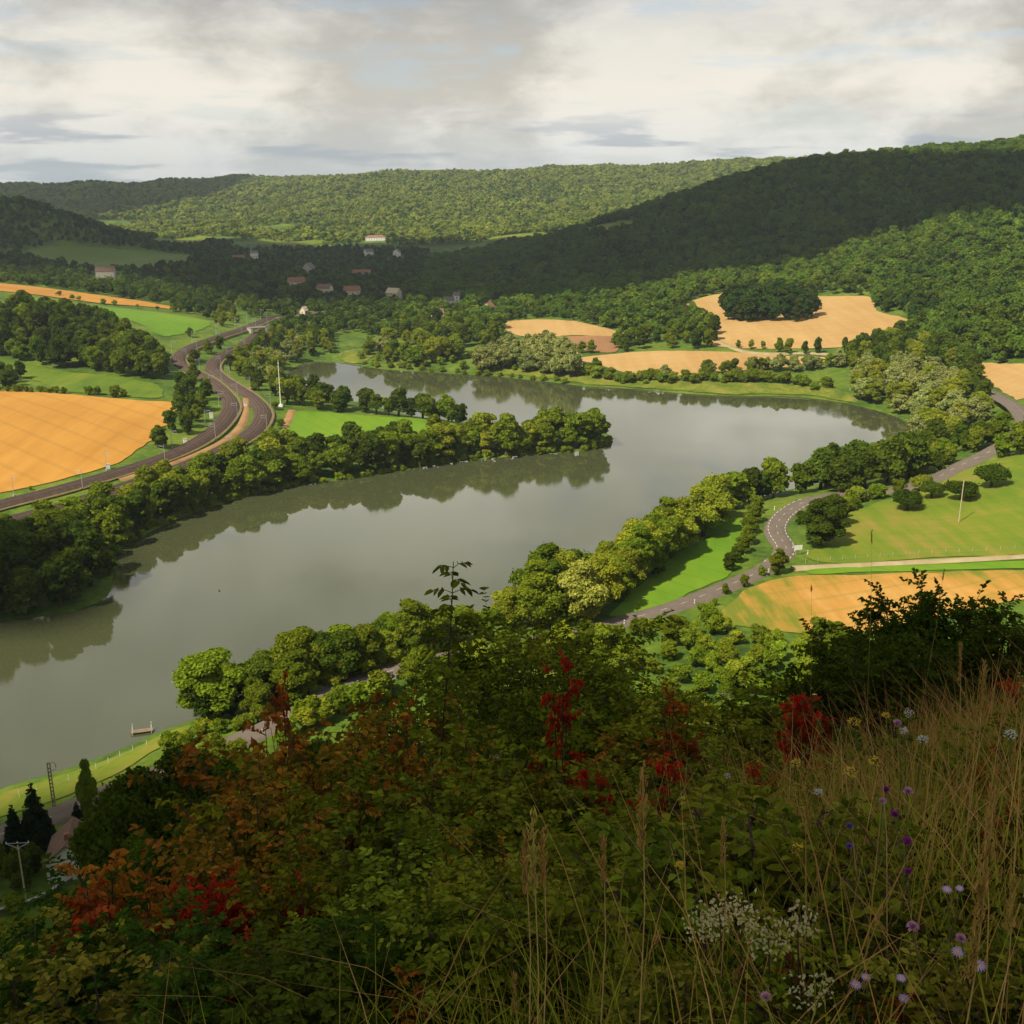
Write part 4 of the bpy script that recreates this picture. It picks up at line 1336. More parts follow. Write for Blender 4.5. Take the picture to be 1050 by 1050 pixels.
# ------------------------------------------------------------------ buildings
def house(name, label, u, v, w, d, h, roof_h, wall, roof, rz, group=None, chimney=True, rows=1, cols=3, hip=False, hill=False, loc=None, door=True):
    x, y, z = at(u, v) if loc is None else (loc[0], loc[1], ground(*loc[:2]))
    o = empty(name, (x, y, z), rz)
    tag(o, label, 'house' if name == 'house' else name.replace('_', ' '), group)
    CLEAR.append((x, y, max(w, d) * .75 + 3))
    b = MB()
    x0, y0 = w / 2, d / 2
    V = [(-x0, -y0, -1.5), (x0, -y0, -1.5), (x0, y0, -1.5), (-x0, y0, -1.5), (-x0, -y0, h), (x0, -y0, h), (x0, y0, h), (-x0, y0, h)]
    F = [(0, 1, 5, 4), (1, 2, 6, 5), (2, 3, 7, 6), (3, 0, 4, 7)]
    if not hip:
        V += [(-x0, 0, h + roof_h), (x0, 0, h + roof_h)]
        F += [(5, 6, 9), (7, 4, 8)]
    b.add(V, F)
    b.build('wall', wall, o)
    r = MB()
    e, tk = .45, .22
    for s in (-1, 1):
        if hip:
            rx = max(x0 - y0 * .9, .3)
            top = [(-rx, 0, h + roof_h), (rx, 0, h + roof_h)]
            q = [(-x0 - e, s * (y0 + e), h - .1), (x0 + e, s * (y0 + e), h - .1), top[1], top[0]]
        else:
            k = roof_h / y0
            q = [(-x0 - e, s * (y0 + e), h - e * k + .06), (x0 + e, s * (y0 + e), h - e * k + .06), (x0 + e, 0, h + roof_h + .06), (-x0 - e, 0, h + roof_h + .06)]
        up = [(a, c, zz + tk) for a, c, zz in q]
        r.add(q + up, [(3, 2, 1, 0), (4, 5, 6, 7), (0, 1, 5, 4), (1, 2, 6, 5), (2, 3, 7, 6), (3, 0, 4, 7)])
    if hip:
        rx = max(x0 - y0 * .9, .3)
        for s in (-1, 1):
            r.add([(s * (x0 + e), -y0 - e, h + .1), (s * (x0 + e), y0 + e, h + .1), (s * rx, 0, h + roof_h + .2)], [(0, 1, 2)])
    rf = r.build('roof', roof, o)
    if chimney:
        c = MB(); c.box((x0 * .55, 0, h + roof_h + .3), (.7, .7, 1.7)); c.build('chimney', M['tile_red'], rf)
    for j in range(rows):
        zz = 1.5 + j * 2.7
        if zz + .7 > h:
            break
        for i in range(cols):
            xx = -x0 + w * (i + .5) / cols
            for s in (-1, 1):
                if door and j == 0 and i == cols // 2 and s == -1:
                    m = MB(); m.box((xx, s * (y0 + .02), 1.05), (1.0, .1, 2.1)); m.build('door', M['door'], o)
                    continue
                m = MB()
                for a, c2, ww, hh in ((xx, zz, 1.15, .08), ):
                    m.box((xx, s * (y0 + .03), zz - .68), (1.3, .12, .1)); m.box((xx, s * (y0 + .03), zz + .68), (1.3, .12, .1))
                    m.box((xx - .6, s * (y0 + .03), zz), (.1, .12, 1.26)); m.box((xx + .6, s * (y0 + .03), zz), (.1, .12, 1.26)); m.box((xx, s * (y0 + .03), zz), (.06, .1, 1.26))
                wn = m.build('window', M['white'], o)
                g = MB(); g.box((xx, s * (y0 + .005), zz), (1.1, .06, 1.26)); g.build('pane', M['pane'], wn)
    for s in (-1, 1):
        m = MB()
        zz = min(1.6 + 2.7 * max(rows - 1, 0), h - 1)
        for dy in (-.5, .5):
            m.box((s * (x0 + .03), dy, zz), (.12, .08, 1.3))
        for dz in (-.65, .65):
            m.box((s * (x0 + .03), 0, zz + dz), (.12, 1.08, .08))
        wn = m.build('window', M['white'], o)
        g = MB(); g.box((s * (x0 + .005), 0, zz), (.06, .96, 1.24)); g.build('pane', M['pane'], wn)
    return o


RW, RC, RG = M['render_white'], M['render_cream'], M['render_grey']
house('school_building', 'long white school building with red roofs at the foot of the sunny ridge', 385, 247, 34, 12, 6.5, 3, RW, M['tile_red'], .12, rows=2, cols=8, hip=True)
house('house', 'cream house with pale roof standing alone right of the village', 404, 306, 12, 9, 5.5, 4, RC, M['sheet_roof'], -.5, rows=2)
house('house', 'tall narrow white house with brown roof behind the far shore trees', 449, 334, 8.5, 8, 10, 3, RW, M['tile_brown'], .25, rows=3, cols=2)
house('house', 'white gabled house with a grey roof at the top of the village', 317, 281, 13, 10, 8, 5, RG, M['slate'], 1.3, rows=2)
house('house', 'low orange roofed house at the left end of the village', 304, 292, 17, 10, 3.5, 4, RC, M['tile_red'], .35)
house('house', 'pinkish house with a pale gable in the middle of the village', 333, 300, 14, 9, 4.5, 3.5, RC, M['tile_brown'], -.3, rows=1)
house('house', 'low house with red roof near the pale house of the village', 361, 302, 15, 9, 4, 4, RC, M['tile_red'], .3)
house('house', 'wide dull red roofed house up the slope behind the village', 371, 283, 22, 10, 4, 4, RG, M['tile_red'], .1)
house('house', 'small white house below the school', 378, 262, 13, 9, 6, 4, RW, M['slate'], .7, rows=2)
house('house', 'small white house right of the one below the school', 407, 263, 12, 9, 7, 4, RW, M['slate'], 1.4, rows=2)
house('house', 'small white house in the trees left of the stubble field', 460, 315, 9, 8, 6, 3, RW, M['slate'], .2, rows=2)
house('house', 'narrow white house end in the trees beside the stubble field', 468, 313, 5, 6, 9, 2.5, RW, M['slate'], .2, rows=3, cols=1)
house('house', 'cream house with red roof half hidden at the wood edge', 501, 320, 10, 8, 4.5, 3.5, RC, M['tile_red'], 1.2, rows=1)
house('house', 'grey house with orange roof at the left edge of the dark valley wood', 243, 268, 20, 9, 4, 4, RG, M['tile_red'], .4)
house('house', 'white square house at the left edge of the dark valley wood', 261, 266, 10, 9, 9, 3, RW, M['slate'], .1, rows=2)
house('hut', 'small cream hut with a steep roof beside the railway junction', 312, 322, 6, 5, 3, 3, RC, M['sheet_roof'], 1.2, chimney=False, cols=1)
house('barn', 'long beige barn under the dark pasture on the left', 109, 284, 17, 10, 6, 4, RG, M['tile_brown'], .15, chimney=False)
house('house', 'white gabled cottage among dark conifers at the bottom left', 76, 889, 7.5, 6.5, 3.6, 2.8, RW, M['tile_brown'], -1.35, rows=1, cols=2)

# rail bridge with a dark opening
bx, by, bz = at(264, 342)
br = empty('rail_bridge', (bx, by, bz), .55)
tag(br, 'small rail bridge with pale abutments and a dark opening beyond the railway bends', 'bridge')
m = MB(); m.box((-5.2, 0, 1.5), (1.6, 9, 5)); m.build('abutment', M['concrete'], br)
m = MB(); m.box((5.2, 0, 1.5), (1.6, 9, 5)); m.build('abutment', M['concrete'], br)
m = MB(); m.box((0, 0, 4.3), (12, 8, .6)); m.build('deck', M['wood'], br)
m = MB()
for s in (-1, 1):
    m.box((0, s * 4.4, 5.9), (13, .08, .08)); m.box((0, s * 4.4, 5.45), (13, .06, .06))
    for i in range(7):
        m.box((-6 + i * 2, s * 4.4, 5.4), (.08, .08, 1.0))
m.build('railing', M['metal'], br)
CLEAR.append((bx, by, 9))

# ------------------------------------------------------------------ railway masts and trackside things
def mast():
    o = empty('catenary_mast')
    m = MB(); m.tube([(0, 0, -.5), (0, 0, 7.6)], [.12, .07], 8); m.build('pole', M['metal'], o)
    m = MB(); m.tube([(0, 0, 6.6), (2.6, 0, 6.9)], .06, 5); m.tube([(0, 0, 5.6), (2.6, 0, 6.0)], .05, 5); m.tube([(0, 0, 7.3), (2.5, 0, 6.9)], .03, 4); m.tube([(2.6, 0, 6.9), (2.6, 0, 5.9)], .04, 4)
    m.build('bracket', M['metal'], o)
    m = MB(); m.box((0, 0, -.1), (.7, .7, .5)); m.build('footing', M['concrete'], o)
    return o


mast0 = mast()
tag(mast0, 'slim grey catenary mast beside the railway', 'mast', 'catenary masts along the railway')
first = True
for L, z, side, i0, stp in ((g1, gz1, 5.2, 6, 8), (g2, gz2, -5.2, 10, 8), (g1, gz1, -5.2, 10, 8)):
    nr = normals2(L)
    for i in range(i0, len(L) - 4, stp):
        x, y = L[i] + nr[i] * side
        u, v = proj(x, y, z[i])
        if not (-5 < u < 345 and v > 325) or (L is g2 and u < 215):
            continue
        rz = math.atan2(-nr[i][1] * np.sign(side), -nr[i][0] * np.sign(side))
        o = mast0 if first else dup(mast0)
        first = False
        o.location = (x, y, ground(x, y) + .2)
        o.rotation_euler = (0, 0, rz)


def cabinet(u, v, h, label):
    x, y, z = at(u, v)
    o = empty('trackside_cabinet', (x, y, z), .4)
    tag(o, label, 'cabinet', None)
    m = MB(); m.box((0, 0, h / 2 + .1), (1.5, 1.0, h)); m.build('body', M['white'], o)
    m = MB(); m.box((0, 0, h + .17), (1.7, 1.2, .14)); m.build('lid', M['metal'], o)
    m = MB(); m.box((-.36, -.52, h / 2 + .1), (.68, .06, h - .2)); m.box((.36, -.52, h / 2 + .1), (.68, .06, h - .2)); m.build('door', M['white'], o)
    m = MB(); m.box((0, 0, -.2), (1.6, 1.1, .6)); m.build('base', M['concrete'], o)


cabinet(217, 429, 2.6, 'tall white trackside cabinet inside the railway curve')
cabinet(190, 454, 1.6, 'small white trackside cabinet at the edge of the wheat field hedge')
cabinet(111, 481, 1.8, 'white trackside cabinet below the wheat field, leftmost of the cabinets')
cabinet(252, 417, 1.5, 'small white cabinet between the two railway lines')

x, y, z = at(288, 417)
o = empty('radio_mast', (x, y, z)); tag(o, 'tall thin white mast with a white foot beside the peninsula meadow', 'mast')
m = MB(); m.tube([(0, 0, 0), (0, 0, 12), (0, 0, 23)], [.28, .2, .12], 8); m.build('pole', M['white'], o)
m = MB(); m.box((0, 0, .5), (2.0, 1.6, 1.4)); m.build('cabinet', M['white'], o)
m = MB(); m.box((0, 0, 21.5), (.9, .12, .5)); m.box((0, 0, 22.4), (.12, .9, .4)); m.build('antenna', M['metal'], o)

# ------------------------------------------------------------------ roadside and pasture things
def pole(u, v, h, label, name='utility_pole', arms=True, mat=None, r=.14, rz=.3, loc=None, steel=False):
    x, y, z = at(u, v) if loc is None else loc
    o = empty(name, (x, y, z), rz); tag(o, label, 'pole')
    mat = mat or M['wood']
    m = MB()
    if steel:
        for s in (-1, 1):
            m.box((s * .22, 0, h / 2 - .4), (.14, .3, h + .8))
        k = .5
        while k < h - .3:
            m.box((0, 0, k), (.32, .2, .16)); k += .75
        m.box((0, 0, h + .05), (.58, .3, .14))
    else:
        m.tube([(0, 0, -.8), (0, 0, h)], [r, r * .7], 8)
    m.build('post', mat, o)
    if arms:
        m = MB()
        if steel:
            m.tube([(.2, 0, h - .1), (.75, 0, h + .25), (1.15, 0, h - .35), (1.15, 0, h - 1.2)], .06, 6)
            m.tube([(.2, 0, h - 1.5), (1.15, 0, h - 1.3)], .05, 6)
        else:
            m.tube([(0, 0, h - .5), (-1.7, 0, h + .35)], .06, 6); m.tube([(0, 0, h - .5), (1.7, 0, h + .35)], .06, 6)
            m.tube([(-1.7, 0, h + .35), (1.7, 0, h + .35)], .05, 6); m.box((0, 0, h - .6), (.35, .3, .2))
        m.build('crossarm', M['metal'] if not steel else mat, o)
        m = MB()
        for sx in ((1.15,) if steel else (-1.6, 0, 1.6)):
            zz = h - 1.3 if steel else h + .45
            m.tube([(sx, 0, zz - .08), (sx, 0, zz + .02), (sx, 0, zz + .2)], [.05, .09, .04], 8)
        m.build('insulator', M['white'], o)
    return o


pole(983, 536, 13.5, 'pale wooden pole standing in the pasture', arms=False, mat=M['palewood'], r=.2)
pole(56, 829, 9.0, 'rusty lattice post with a curled bracket on the lakeside bank', steel=True, mat=M['wood'], rz=.2)
pole(27, 925, 10.0, 'wooden utility pole with spread crossarms in front of the conifers', mat=M['palewood'], rz=.1)

x, y, z = at(818, 569)
o = empty('road_sign', (x, y, z), .25); tag(o, 'blank white rectangular road sign seen beside the round tree', 'sign')
m = MB()
for s in (-.75, .75):
    m.tube([(s, .06, -.5), (s, .06, 2.9)], .05, 6)
m.build('post', M['metal'], o)
m = MB(); m.box((0, 0, 2.3), (2.6, .06, 1.5)); m.build('panel', M['white'], o)


def marker(x, y, z, label, group, first=[None]):
    if first[0] is None:
        o = empty('marker_post')
        m = MB(); m.box((0, 0, .45), (.2, .14, 1.1)); m.box((0, 0, 1.03), (.16, .1, .1)); m.build('post', M['white'], o)
        m = MB(); m.box((0, 0, .8), (.206, .146, .18)); m.build('reflector', M['tile_red'], o)
        first[0] = o
    else:
        o = dup(first[0])
    o.location = (x, y, z); o.scale = (1.3,) * 3
    tag(o, label, 'marker post', group)



for u, v in ((794, 523), (828, 569), (813, 563), (712, 620), (640, 641), (333, 722), (313, 722), (788, 588)):
    x, y, z = at(u, v)
    marker(x, y, z, 'short white marker post at the edge of the lower road', 'white marker posts along the road')


def fence(label, px, gap, h, mat, wires=(.45, .85), r=.06):
    L = centreline(px, 1.0)
    P, _ = resample(L, gap)
    o = empty('wire_fence', (P[0][0], P[0][1], ground(*P[0]))); tag(o, label, 'fence')
    b = Vector(o.location)
    for q in P:
        m = MB(); z = ground(*q)
        m.tube([Vector((q[0], q[1], z - .3)) - b, Vector((q[0], q[1], z + h)) - b], [r, r * .85], 6); m.build('post', mat, o)
    for wz in wires:
        m = MB(); m.tube([Vector((q[0], q[1], ground(*q) + wz)) - b for q in P], .012, 3); m.build('wire', M['metal'], o)
    for q in P[::2]:
        TREES.append((q[0], q[1], 1))


fence('wooden post and wire fence along the farm track below the pasture', [(826, 577), (870, 574), (940, 569), (1050, 563), (1100, 561)], 3.4, 1.4, M['palewood'], r=.08)
fence('thin white post fence along the grass bank by the near water', [(20, 818), (60, 806), (100, 789), (130, 774), (165, 760)], 3.0, 1.5, M['white'], r=.05)

# landing stage on the water
p0 = on_z(146, 751, 0)
o = empty('landing_stage', (p0[0], p0[1], 0.0), .3); tag(o, 'small brown wooden landing stage with thin white posts on the near water', 'jetty')
m = MB()
for i in range(12):
    m.box((-2.06 + i * .375, 0, .45), (.36, 1.5, .08))
m.build('deck', M['wood'], o)
m = MB(); m.box((0, -.6, .32), (4.5, .16, .18)); m.box((0, .6, .32), (4.5, .16, .18)); m.build('beam', M['wood'], o)
for sx, sy in ((-1.9, -.8), (1.9, -.8), (-1.9, .8), (1.9, .8)):
    m = MB(); m.tube([(sx, sy, -1.5), (sx, sy, 1.9)], .05, 6); m.build('post', M['white'], o)

# a duck far out on the water
p0 = on_z(225, 606, 0)
o = empty('duck', (p0[0], p0[1], 0), 2.2, 1.5); tag(o, 'tiny dark duck swimming alone on the open water', 'duck')
bm = bmesh.new()
bmesh.ops.create_icosphere(bm, subdivisions=2, radius=1)
for vtx in bm.verts:
    x_, y_, z_ = vtx.co
    k = 1 - .45 * max(x_, 0) ** 2
    vtx.co = (x_ * .30, y_ * .15 * k, z_ * .11 * k + .06 + (.09 * max(-x_ - .55, 0) * 2))
r2 = bmesh.ops.create_icosphere(bm, subdivisions=2, radius=1)['verts']
for vtx in r2:
    x_, y_, z_ = vtx.co
    vtx.co = (x_ * .075 + .25 + (.07 * max(x_ - .6, 0) * 2.5), y_ * .055 * (1 if x_ < .6 else .6), z_ * .065 + .27 - .16 * max(-z_ - .3, 0))
me = bpy.data.meshes.new('body'); bm.to_mesh(me); bm.free()
me.materials.append(plain_mat('duck_plumage', (.035, .028, .02), .8))
me.polygons.foreach_set('use_smooth', np.ones(len(me.polygons), bool))
link('body', me, o)

# garden wall at the bottom left
L = centreline([(-30, 947), (0, 938), (40, 925), (74, 904)], 2.0)
z = H(L[:, 0], L[:, 1])
V, F = ribbon(L, z, [(-.2, -1), (-.2, .9), (-.28, .9), (-.28, 1.02), (.28, 1.02), (.28, .9), (.2, .9), (.2, -1)])
tag(link('garden_wall', mesh_np('garden_wall', V, F, M['concrete'])), 'low grey garden wall running to the white cottage', 'wall')

# conifers and trees round the cottage
rg = np.random.default_rng(77)
for u, v, h, lab, key, w in ((18, 872, 9, 'dark pointed conifer at the left edge behind the utility pole', 'conifer', 1.), (40, 868, 12.5, 'tallest dark pointed conifer behind the utility pole', 'conifer', 1.),
                             (82, 858, 7, 'short dark conifer right of the lattice post', 'conifer', 1.)):
    x, y, z = at(u, v)
    tree(key, 'conifer_tree', 'tree', x, y, h, lab, None, rg, w)
x, y, z = at(94, 852)
tree('nearoak', BL, 'tree', x, y, 14, 'slender green tree with a rounded top standing above the lakeside bank', None, rg, .42)
patch(['neardark', 'darkoak'], BL, 'tree', [(-40, 905), (0, 890), (36, 893), (44, 905), (20, 915), (-40, 935)], 8, 6, 'dark bushy tree around the foot of the utility pole', 'dark trees at the utility pole', rg, gap=4, excl=False)
patch(['slopetree'], BL, 'tree', [(128, 880), (128, 850), (150, 830), (190, 860), (160, 910)], 9, 8, 'dark tree right of the white cottage', 'dark trees beside the cottage', rg, gap=4.5, excl=False)
patch(['bush', 'darkbush'], BU, 'bush', [(0, 960), (15, 915), (40, 930), (60, 945), (110, 965), (60, 1000)], 9, 3.2, 'dull green garden bush below the white cottage', 'garden bushes by the cottage', rg, gap=3, excl=False)

# ------------------------------------------------------------------ the woods
rw = np.random.default_rng(5)
W_SLOPE = wood_collection('slope_wood', [LEAF['oldgrey'], LEAF['oldgrey'], LEAF['oldgrey'], LEAF['dark'], LEAF['oldgrey']], 11, 4.8, 12, 1100, .8)
W_DARK = wood_collection('dark_wood', [LEAF['dark'], LEAF['oldgrey'], LEAF['dark'], LEAF['grove']], 11, 4.8, 12, 1000, .8)
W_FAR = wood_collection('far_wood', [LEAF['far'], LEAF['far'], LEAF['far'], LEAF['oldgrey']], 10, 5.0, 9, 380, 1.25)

RH_PX = [(425, 345), (405, 325), (430, 300), (440, 268), (500, 258), (545, 240), (600, 225), (650, 206), (700, 190), (760, 170), (830, 155), (950, 150), (1200, 145), (1200, 375), (974, 373), (1010, 388), (960, 382), (930, 352), (930, 325), (900, 318),
         (892, 303), (840, 302), (745, 299), (710, 306), (698, 318), (720, 328), (730, 345), (640, 345), (590, 328), (545, 326), (512, 332), (518, 350), (470, 350)]
x, y = candidates(-250, 900, 480, 1800, 7.4, rw)
z = H(x, y)
u, v = proj(x, y, z)
k = in_poly(u, v, RH_PX) & (np.hypot(x, y) < 1750)
k[k] &= free(x[k], y[k])
P = np.stack([x, y, z - .5], 1)[k]
sc = .52 + .85 * rw.uniform(0, 1, len(P)) ** 1.6
print('slope wood', len(P))
scatter('hillside_forest', W_SLOPE, P, sc, None, 5, seed=1)

# far ridges
x, y = candidates(-1900, 1600, 1850, 3700, 10.5, rw)
D = np.hypot(x, y)
z = H(x, y)
u, v = proj(x, y, z)
gaps = np.sin(x * .011 + 2 * np.sin(y * .006)) * np.sin(y * .013 + 1.7 * np.sin(x * .005))
k = (D < 3600) & (v < 252) & (u > -80) & (u < 1130) & ~((gaps > .62) & (v > 226))
k[k] &= free(x[k], y[k])
P = np.stack([x, y, z - .5], 1)[k]
print('far wood', len(P))
scatter('ridge_forest', W_FAR, P, .55 + .95 * rw.uniform(0, 1, len(P)) ** 1.8, None, 4, seed=2)

# left hill, knoll, valley with the village
LH_PX = [(-80, 190), (40, 195), (75, 208), (105, 226), (130, 226), (200, 226), (232, 246), (245, 258), (300, 254), (380, 252), (440, 258), (440, 300), (415, 322), (430, 345), (400, 348), (360, 340), (335, 352), (300, 342), (275, 345), (262, 322), (240, 312),
         (215, 328), (185, 321), (100, 302), (40, 294), (-80, 287), (-80, 262), (20, 262), (45, 270), (100, 279), (140, 279), (192, 272), (198, 262), (120, 253), (60, 250), (20, 257), (-80, 262)]
x, y = candidates(-1000, 120, 600, 1800, 8.6, rw)
z = H(x, y)
u, v = proj(x, y, z)
k = in_poly(u, v, LH_PX) & (np.hypot(x, y) < 1800)
k[k] &= free(x[k], y[k])
P = np.stack([x, y, z - .5], 1)[k]
print('valley wood', len(P))
scatter('valley_forest', W_DARK, P, rw.uniform(.5, .95, len(P)), None, 4, seed=3)

# ------------------------------------------------------------------ unseen clouds, added and outlined to drop shade on parts of the valley
def cloud_mat():
    m, t, out = new_mat('shade_cloud')
    d = t.n('ShaderNodeBsdfDiffuse'); d.inputs[0].default_value = (.86, .86, .86, 1)
    tr = t.n('ShaderNodeBsdfTranslucent'); tr.inputs[0].default_value = (.8, .8, .8, 1)
    mx = t.n('ShaderNodeMixShader'); mx.inputs[0].default_value = .58
    t.l(d.outputs[0], mx.inputs[1]); t.l(tr.outputs[0], mx.inputs[2]); t.l(mx.outputs[0], out.inputs[0])
    return m


CLOUD = cloud_mat()


def shade_cloud(ground_pts, zc=1050.0, seed=0, thick=70, rough=.5):
    rng = np.random.default_rng(seed)
    sh = np.array(SUN) / SUN[2]
    G = spline([p[:2] for p in ground_pts], n=10, closed=True)
    zg = np.mean([p[2] for p in ground_pts])
    C = G + sh[:2] * (zc - zg)
    C, _ = resample(np.vstack([C, C[:1]]), 16.0)
    C = C[:-1]
    nrm = np.roll(C, -1, 0) - np.roll(C, 1, 0)
    nrm = np.stack([nrm[:, 1], -nrm[:, 0]], 1); nrm /= np.linalg.norm(nrm, axis=1)[:, None] + 1e-9
    t = np.arange(len(C)) / len(C) * 6.2832
    w = sum(np.sin(t * f + rng.uniform(0, 6.28)) / f ** .6 for f in (5, 9, 14, 22, 35, 50))
    C = C + nrm * (w * 14 * rough)[:, None]
    vs = [Vector((float(a), float(b))) for a, b in C]
    N = len(vs)
    lo, hi = C.min(0), C.max(0)
    st = max(22, math.sqrt((hi[0] - lo[0]) * (hi[1] - lo[1]) / 3000))
    gx, gy = np.meshgrid(np.arange(lo[0], hi[0], st), np.arange(lo[1], hi[1], st)); gx, gy = gx.ravel(), gy.ravel()
    k = in_poly(gx, gy, C); gx, gy = gx[k], gy[k]
    k = seg_dist(gx, gy, C, True) > st * .5
    vs += [Vector((float(a), float(b))) for a, b in zip(gx[k], gy[k])]
    r = delaunay_2d_cdt(vs, [(i, (i + 1) % N) for i in range(N)], [], 1, 1e-4)
    V = np.array([(v.x, v.y) for v in r[0]]); F = np.array([list(f) for f in r[2]])
    d = seg_dist(V[:, 0], V[:, 1], C, True)
    e = np.sqrt(np.clip(d / (thick * 2), 0, 1))
    bump = .75 + .25 * np.sin(V[:, 0] * .021 + 2 * np.sin(V[:, 1] * .017)) * np.cos(V[:, 1] * .024)
    top = zc + e * thick * bump
    bot = zc - e * thick * .22 * bump
    n = len(V)
    VV = np.vstack([np.column_stack([V, top]), np.column_stack([V, bot])])
    FF = np.vstack([F, F[:, ::-1] + n])
    o = link('shade_cloud', mesh_np('shade_cloud', VV, FF, CLOUD, smooth=True))
    return tag(o, kind='stuff')


def gp(pts, hill=False):
    return [at(u, v, hill) for u, v in pts]


# shade over the viewer's own slope
shade_cloud([np.array([x, y, 40.]) for x, y in ((-260, -260), (-230, 20), (-150, 120), (-95, 160), (-30, 162), (45, 172), (130, 172), (260, 160), (420, 60), (420, -260), (80, -330))], seed=1)
# over the left shore clump
shade_cloud(gp([(-120, 650), (-120, 545), (20, 552), (90, 560), (118, 590), (100, 640), (20, 655)]), seed=5, thick=25, rough=.3)
# over the left hill, the village and the middle of the right hill
shade_cloud([on_d(-140, 195, 1350), on_d(20, 200, 1420), on_d(120, 225, 1850), on_d(250, 236, 1900)] + gp([(330, 255), (420, 252), (520, 245)]) + [on_d(600, 222, 1750), on_d(680, 195, 1600), on_d(760, 175, 1520), on_d(850, 163, 1460), on_d(960, 160, 1400), on_d(1110, 158, 1300)]
      + gp([(1090, 205), (980, 225), (900, 245), (830, 272), (770, 285), (700, 292), (620, 312), (540, 318), (480, 320), (430, 322), (330, 318), (230, 312), (120, 290), (0, 280), (-120, 272)]), seed=2, thick=120)
# over the far ridge on the left
shade_cloud([on_d(-200, 210, 3600), on_d(-200, 185, 4300), on_d(120, 182, 4300), on_d(262, 181, 3600), on_d(225, 192, 2950), on_d(120, 212, 2500), on_d(20, 225, 2250), on_d(-200, 225, 2300)], seed=3, thick=120)
# ------------------------------------------------------------------ the slope in front of the viewer
LEAF['orange'] = leaf_mat('orange_leaves', (0.055, 0.066, 0.008), (0.66, 0.250, 0.034), .22, scale=1.6, hue=.02, bias=2.0)
LEAF['shrub'] = leaf_mat('shrub_leaves', (0.024, 0.042, 0.004), (0.320, 0.345, 0.028), .25, scale=1.3, hue=.025, bias=1.4)  # tone range stretched to paint in lit leaves and black gaps
LEAF['olive'] = leaf_mat('olive_leaves', (0.042, 0.054, 0.006), (0.440, 0.390, 0.048), .22, scale=1.3, hue=.03, bias=1.4)  # same widened tones, standing in for lit and shaded leaves
LEAF['privet'] = leaf_mat('dark_shrub_leaves', (0.022, 0.046, 0.006), (0.095, 0.145, 0.016), .2, scale=1.3)
LEAF['shaded_litter'] = leaf_mat('shaded_ground_litter', (0.008, 0.013, 0.003), (0.060, 0.060, 0.011), .0, scale=1.3)  # leaf colour darkened to put shade into the gaps between shrubs
LEAF['red'] = leaf_mat('red_leaves', (0.13, 0.030, 0.010), (0.66, 0.045, 0.022), .2, scale=2.0, hue=.006)
LEAF['rust'] = leaf_mat('rust_leaves', (0.11, 0.060, 0.012), (0.50, 0.130, 0.026), .2, scale=2.0, hue=.02)
LEAF['grass'] = leaf_mat('grass_blades', (0.080, 0.125, 0.011), (0.34, 0.350, 0.040), .0, scale=.8)
LEAF['straw'] = leaf_mat('dry_grass_blades', (0.20, 0.125, 0.034), (0.60, 0.40, 0.13), .0, scale=.8)
LEAF['cream'] = leaf_mat('cream_blossom', (0.42, 0.38, 0.20), (0.72, 0.66, 0.42), .1, scale=3)
M['twig'] = plain_mat('shrub_twig', (0.055, 0.035, 0.024), .9, .3, 6)
M['stem'] = plain_mat('flower_stem', (0.085, 0.105, 0.025), .8, .3, 6)
M['strawstem'] = plain_mat('straw_stem', (0.36, 0.24, 0.085), .8, .3, 8)
M['pink'] = plain_mat('pink_petal', (0.58, 0.30, 0.46), .8, .15, 40)
M['purple'] = plain_mat('purple_petal', (0.30, 0.035, 0.26), .8, .2, 40)
M['lilac'] = plain_mat('lilac_petal', (0.46, 0.32, 0.60), .8, .15, 40)
M['violet'] = plain_mat('violet_petal', (0.16, 0.10, 0.45), .8, .15, 40)
M['whitepetal'] = plain_mat('white_petal', (0.50, 0.50, 0.43), .8, .1, 40)
M['yellowpetal'] = plain_mat('yellow_petal', (0.62, 0.43, 0.04), .8, .15, 40)


def leaves_np(P, D, Nn, L, W):
    """folded leaves: P base, D direction, Nn face normal, L length, W width (all arrays)"""
    D = unit(D)
    S = unit(np.cross(D, Nn)); Nn = np.cross(S, D)
    L = L[:, None]; W = W[:, None]
    lift = Nn * W * .35
    b = P
    t = P + D * L - Nn * L * .16
    l1 = P + D * L * .30 - S * W * .46 + lift; r1 = P + D * L * .30 + S * W * .46 + lift
    l2 = P + D * L * .68 - S * W * .42 + lift * .7 - Nn * L * .04; r2 = P + D * L * .68 + S * W * .42 + lift * .7 - Nn * L * .04
    n = len(P)
    V = np.stack([b, r1, r2, t, l2, l1], 1).reshape(-1, 3)
    k = np.arange(n)[:, None] * 6
    F = np.concatenate([k + np.array([[0, 1, 2, 3]]), k + np.array([[0, 3, 4, 5]])])
    return V, F


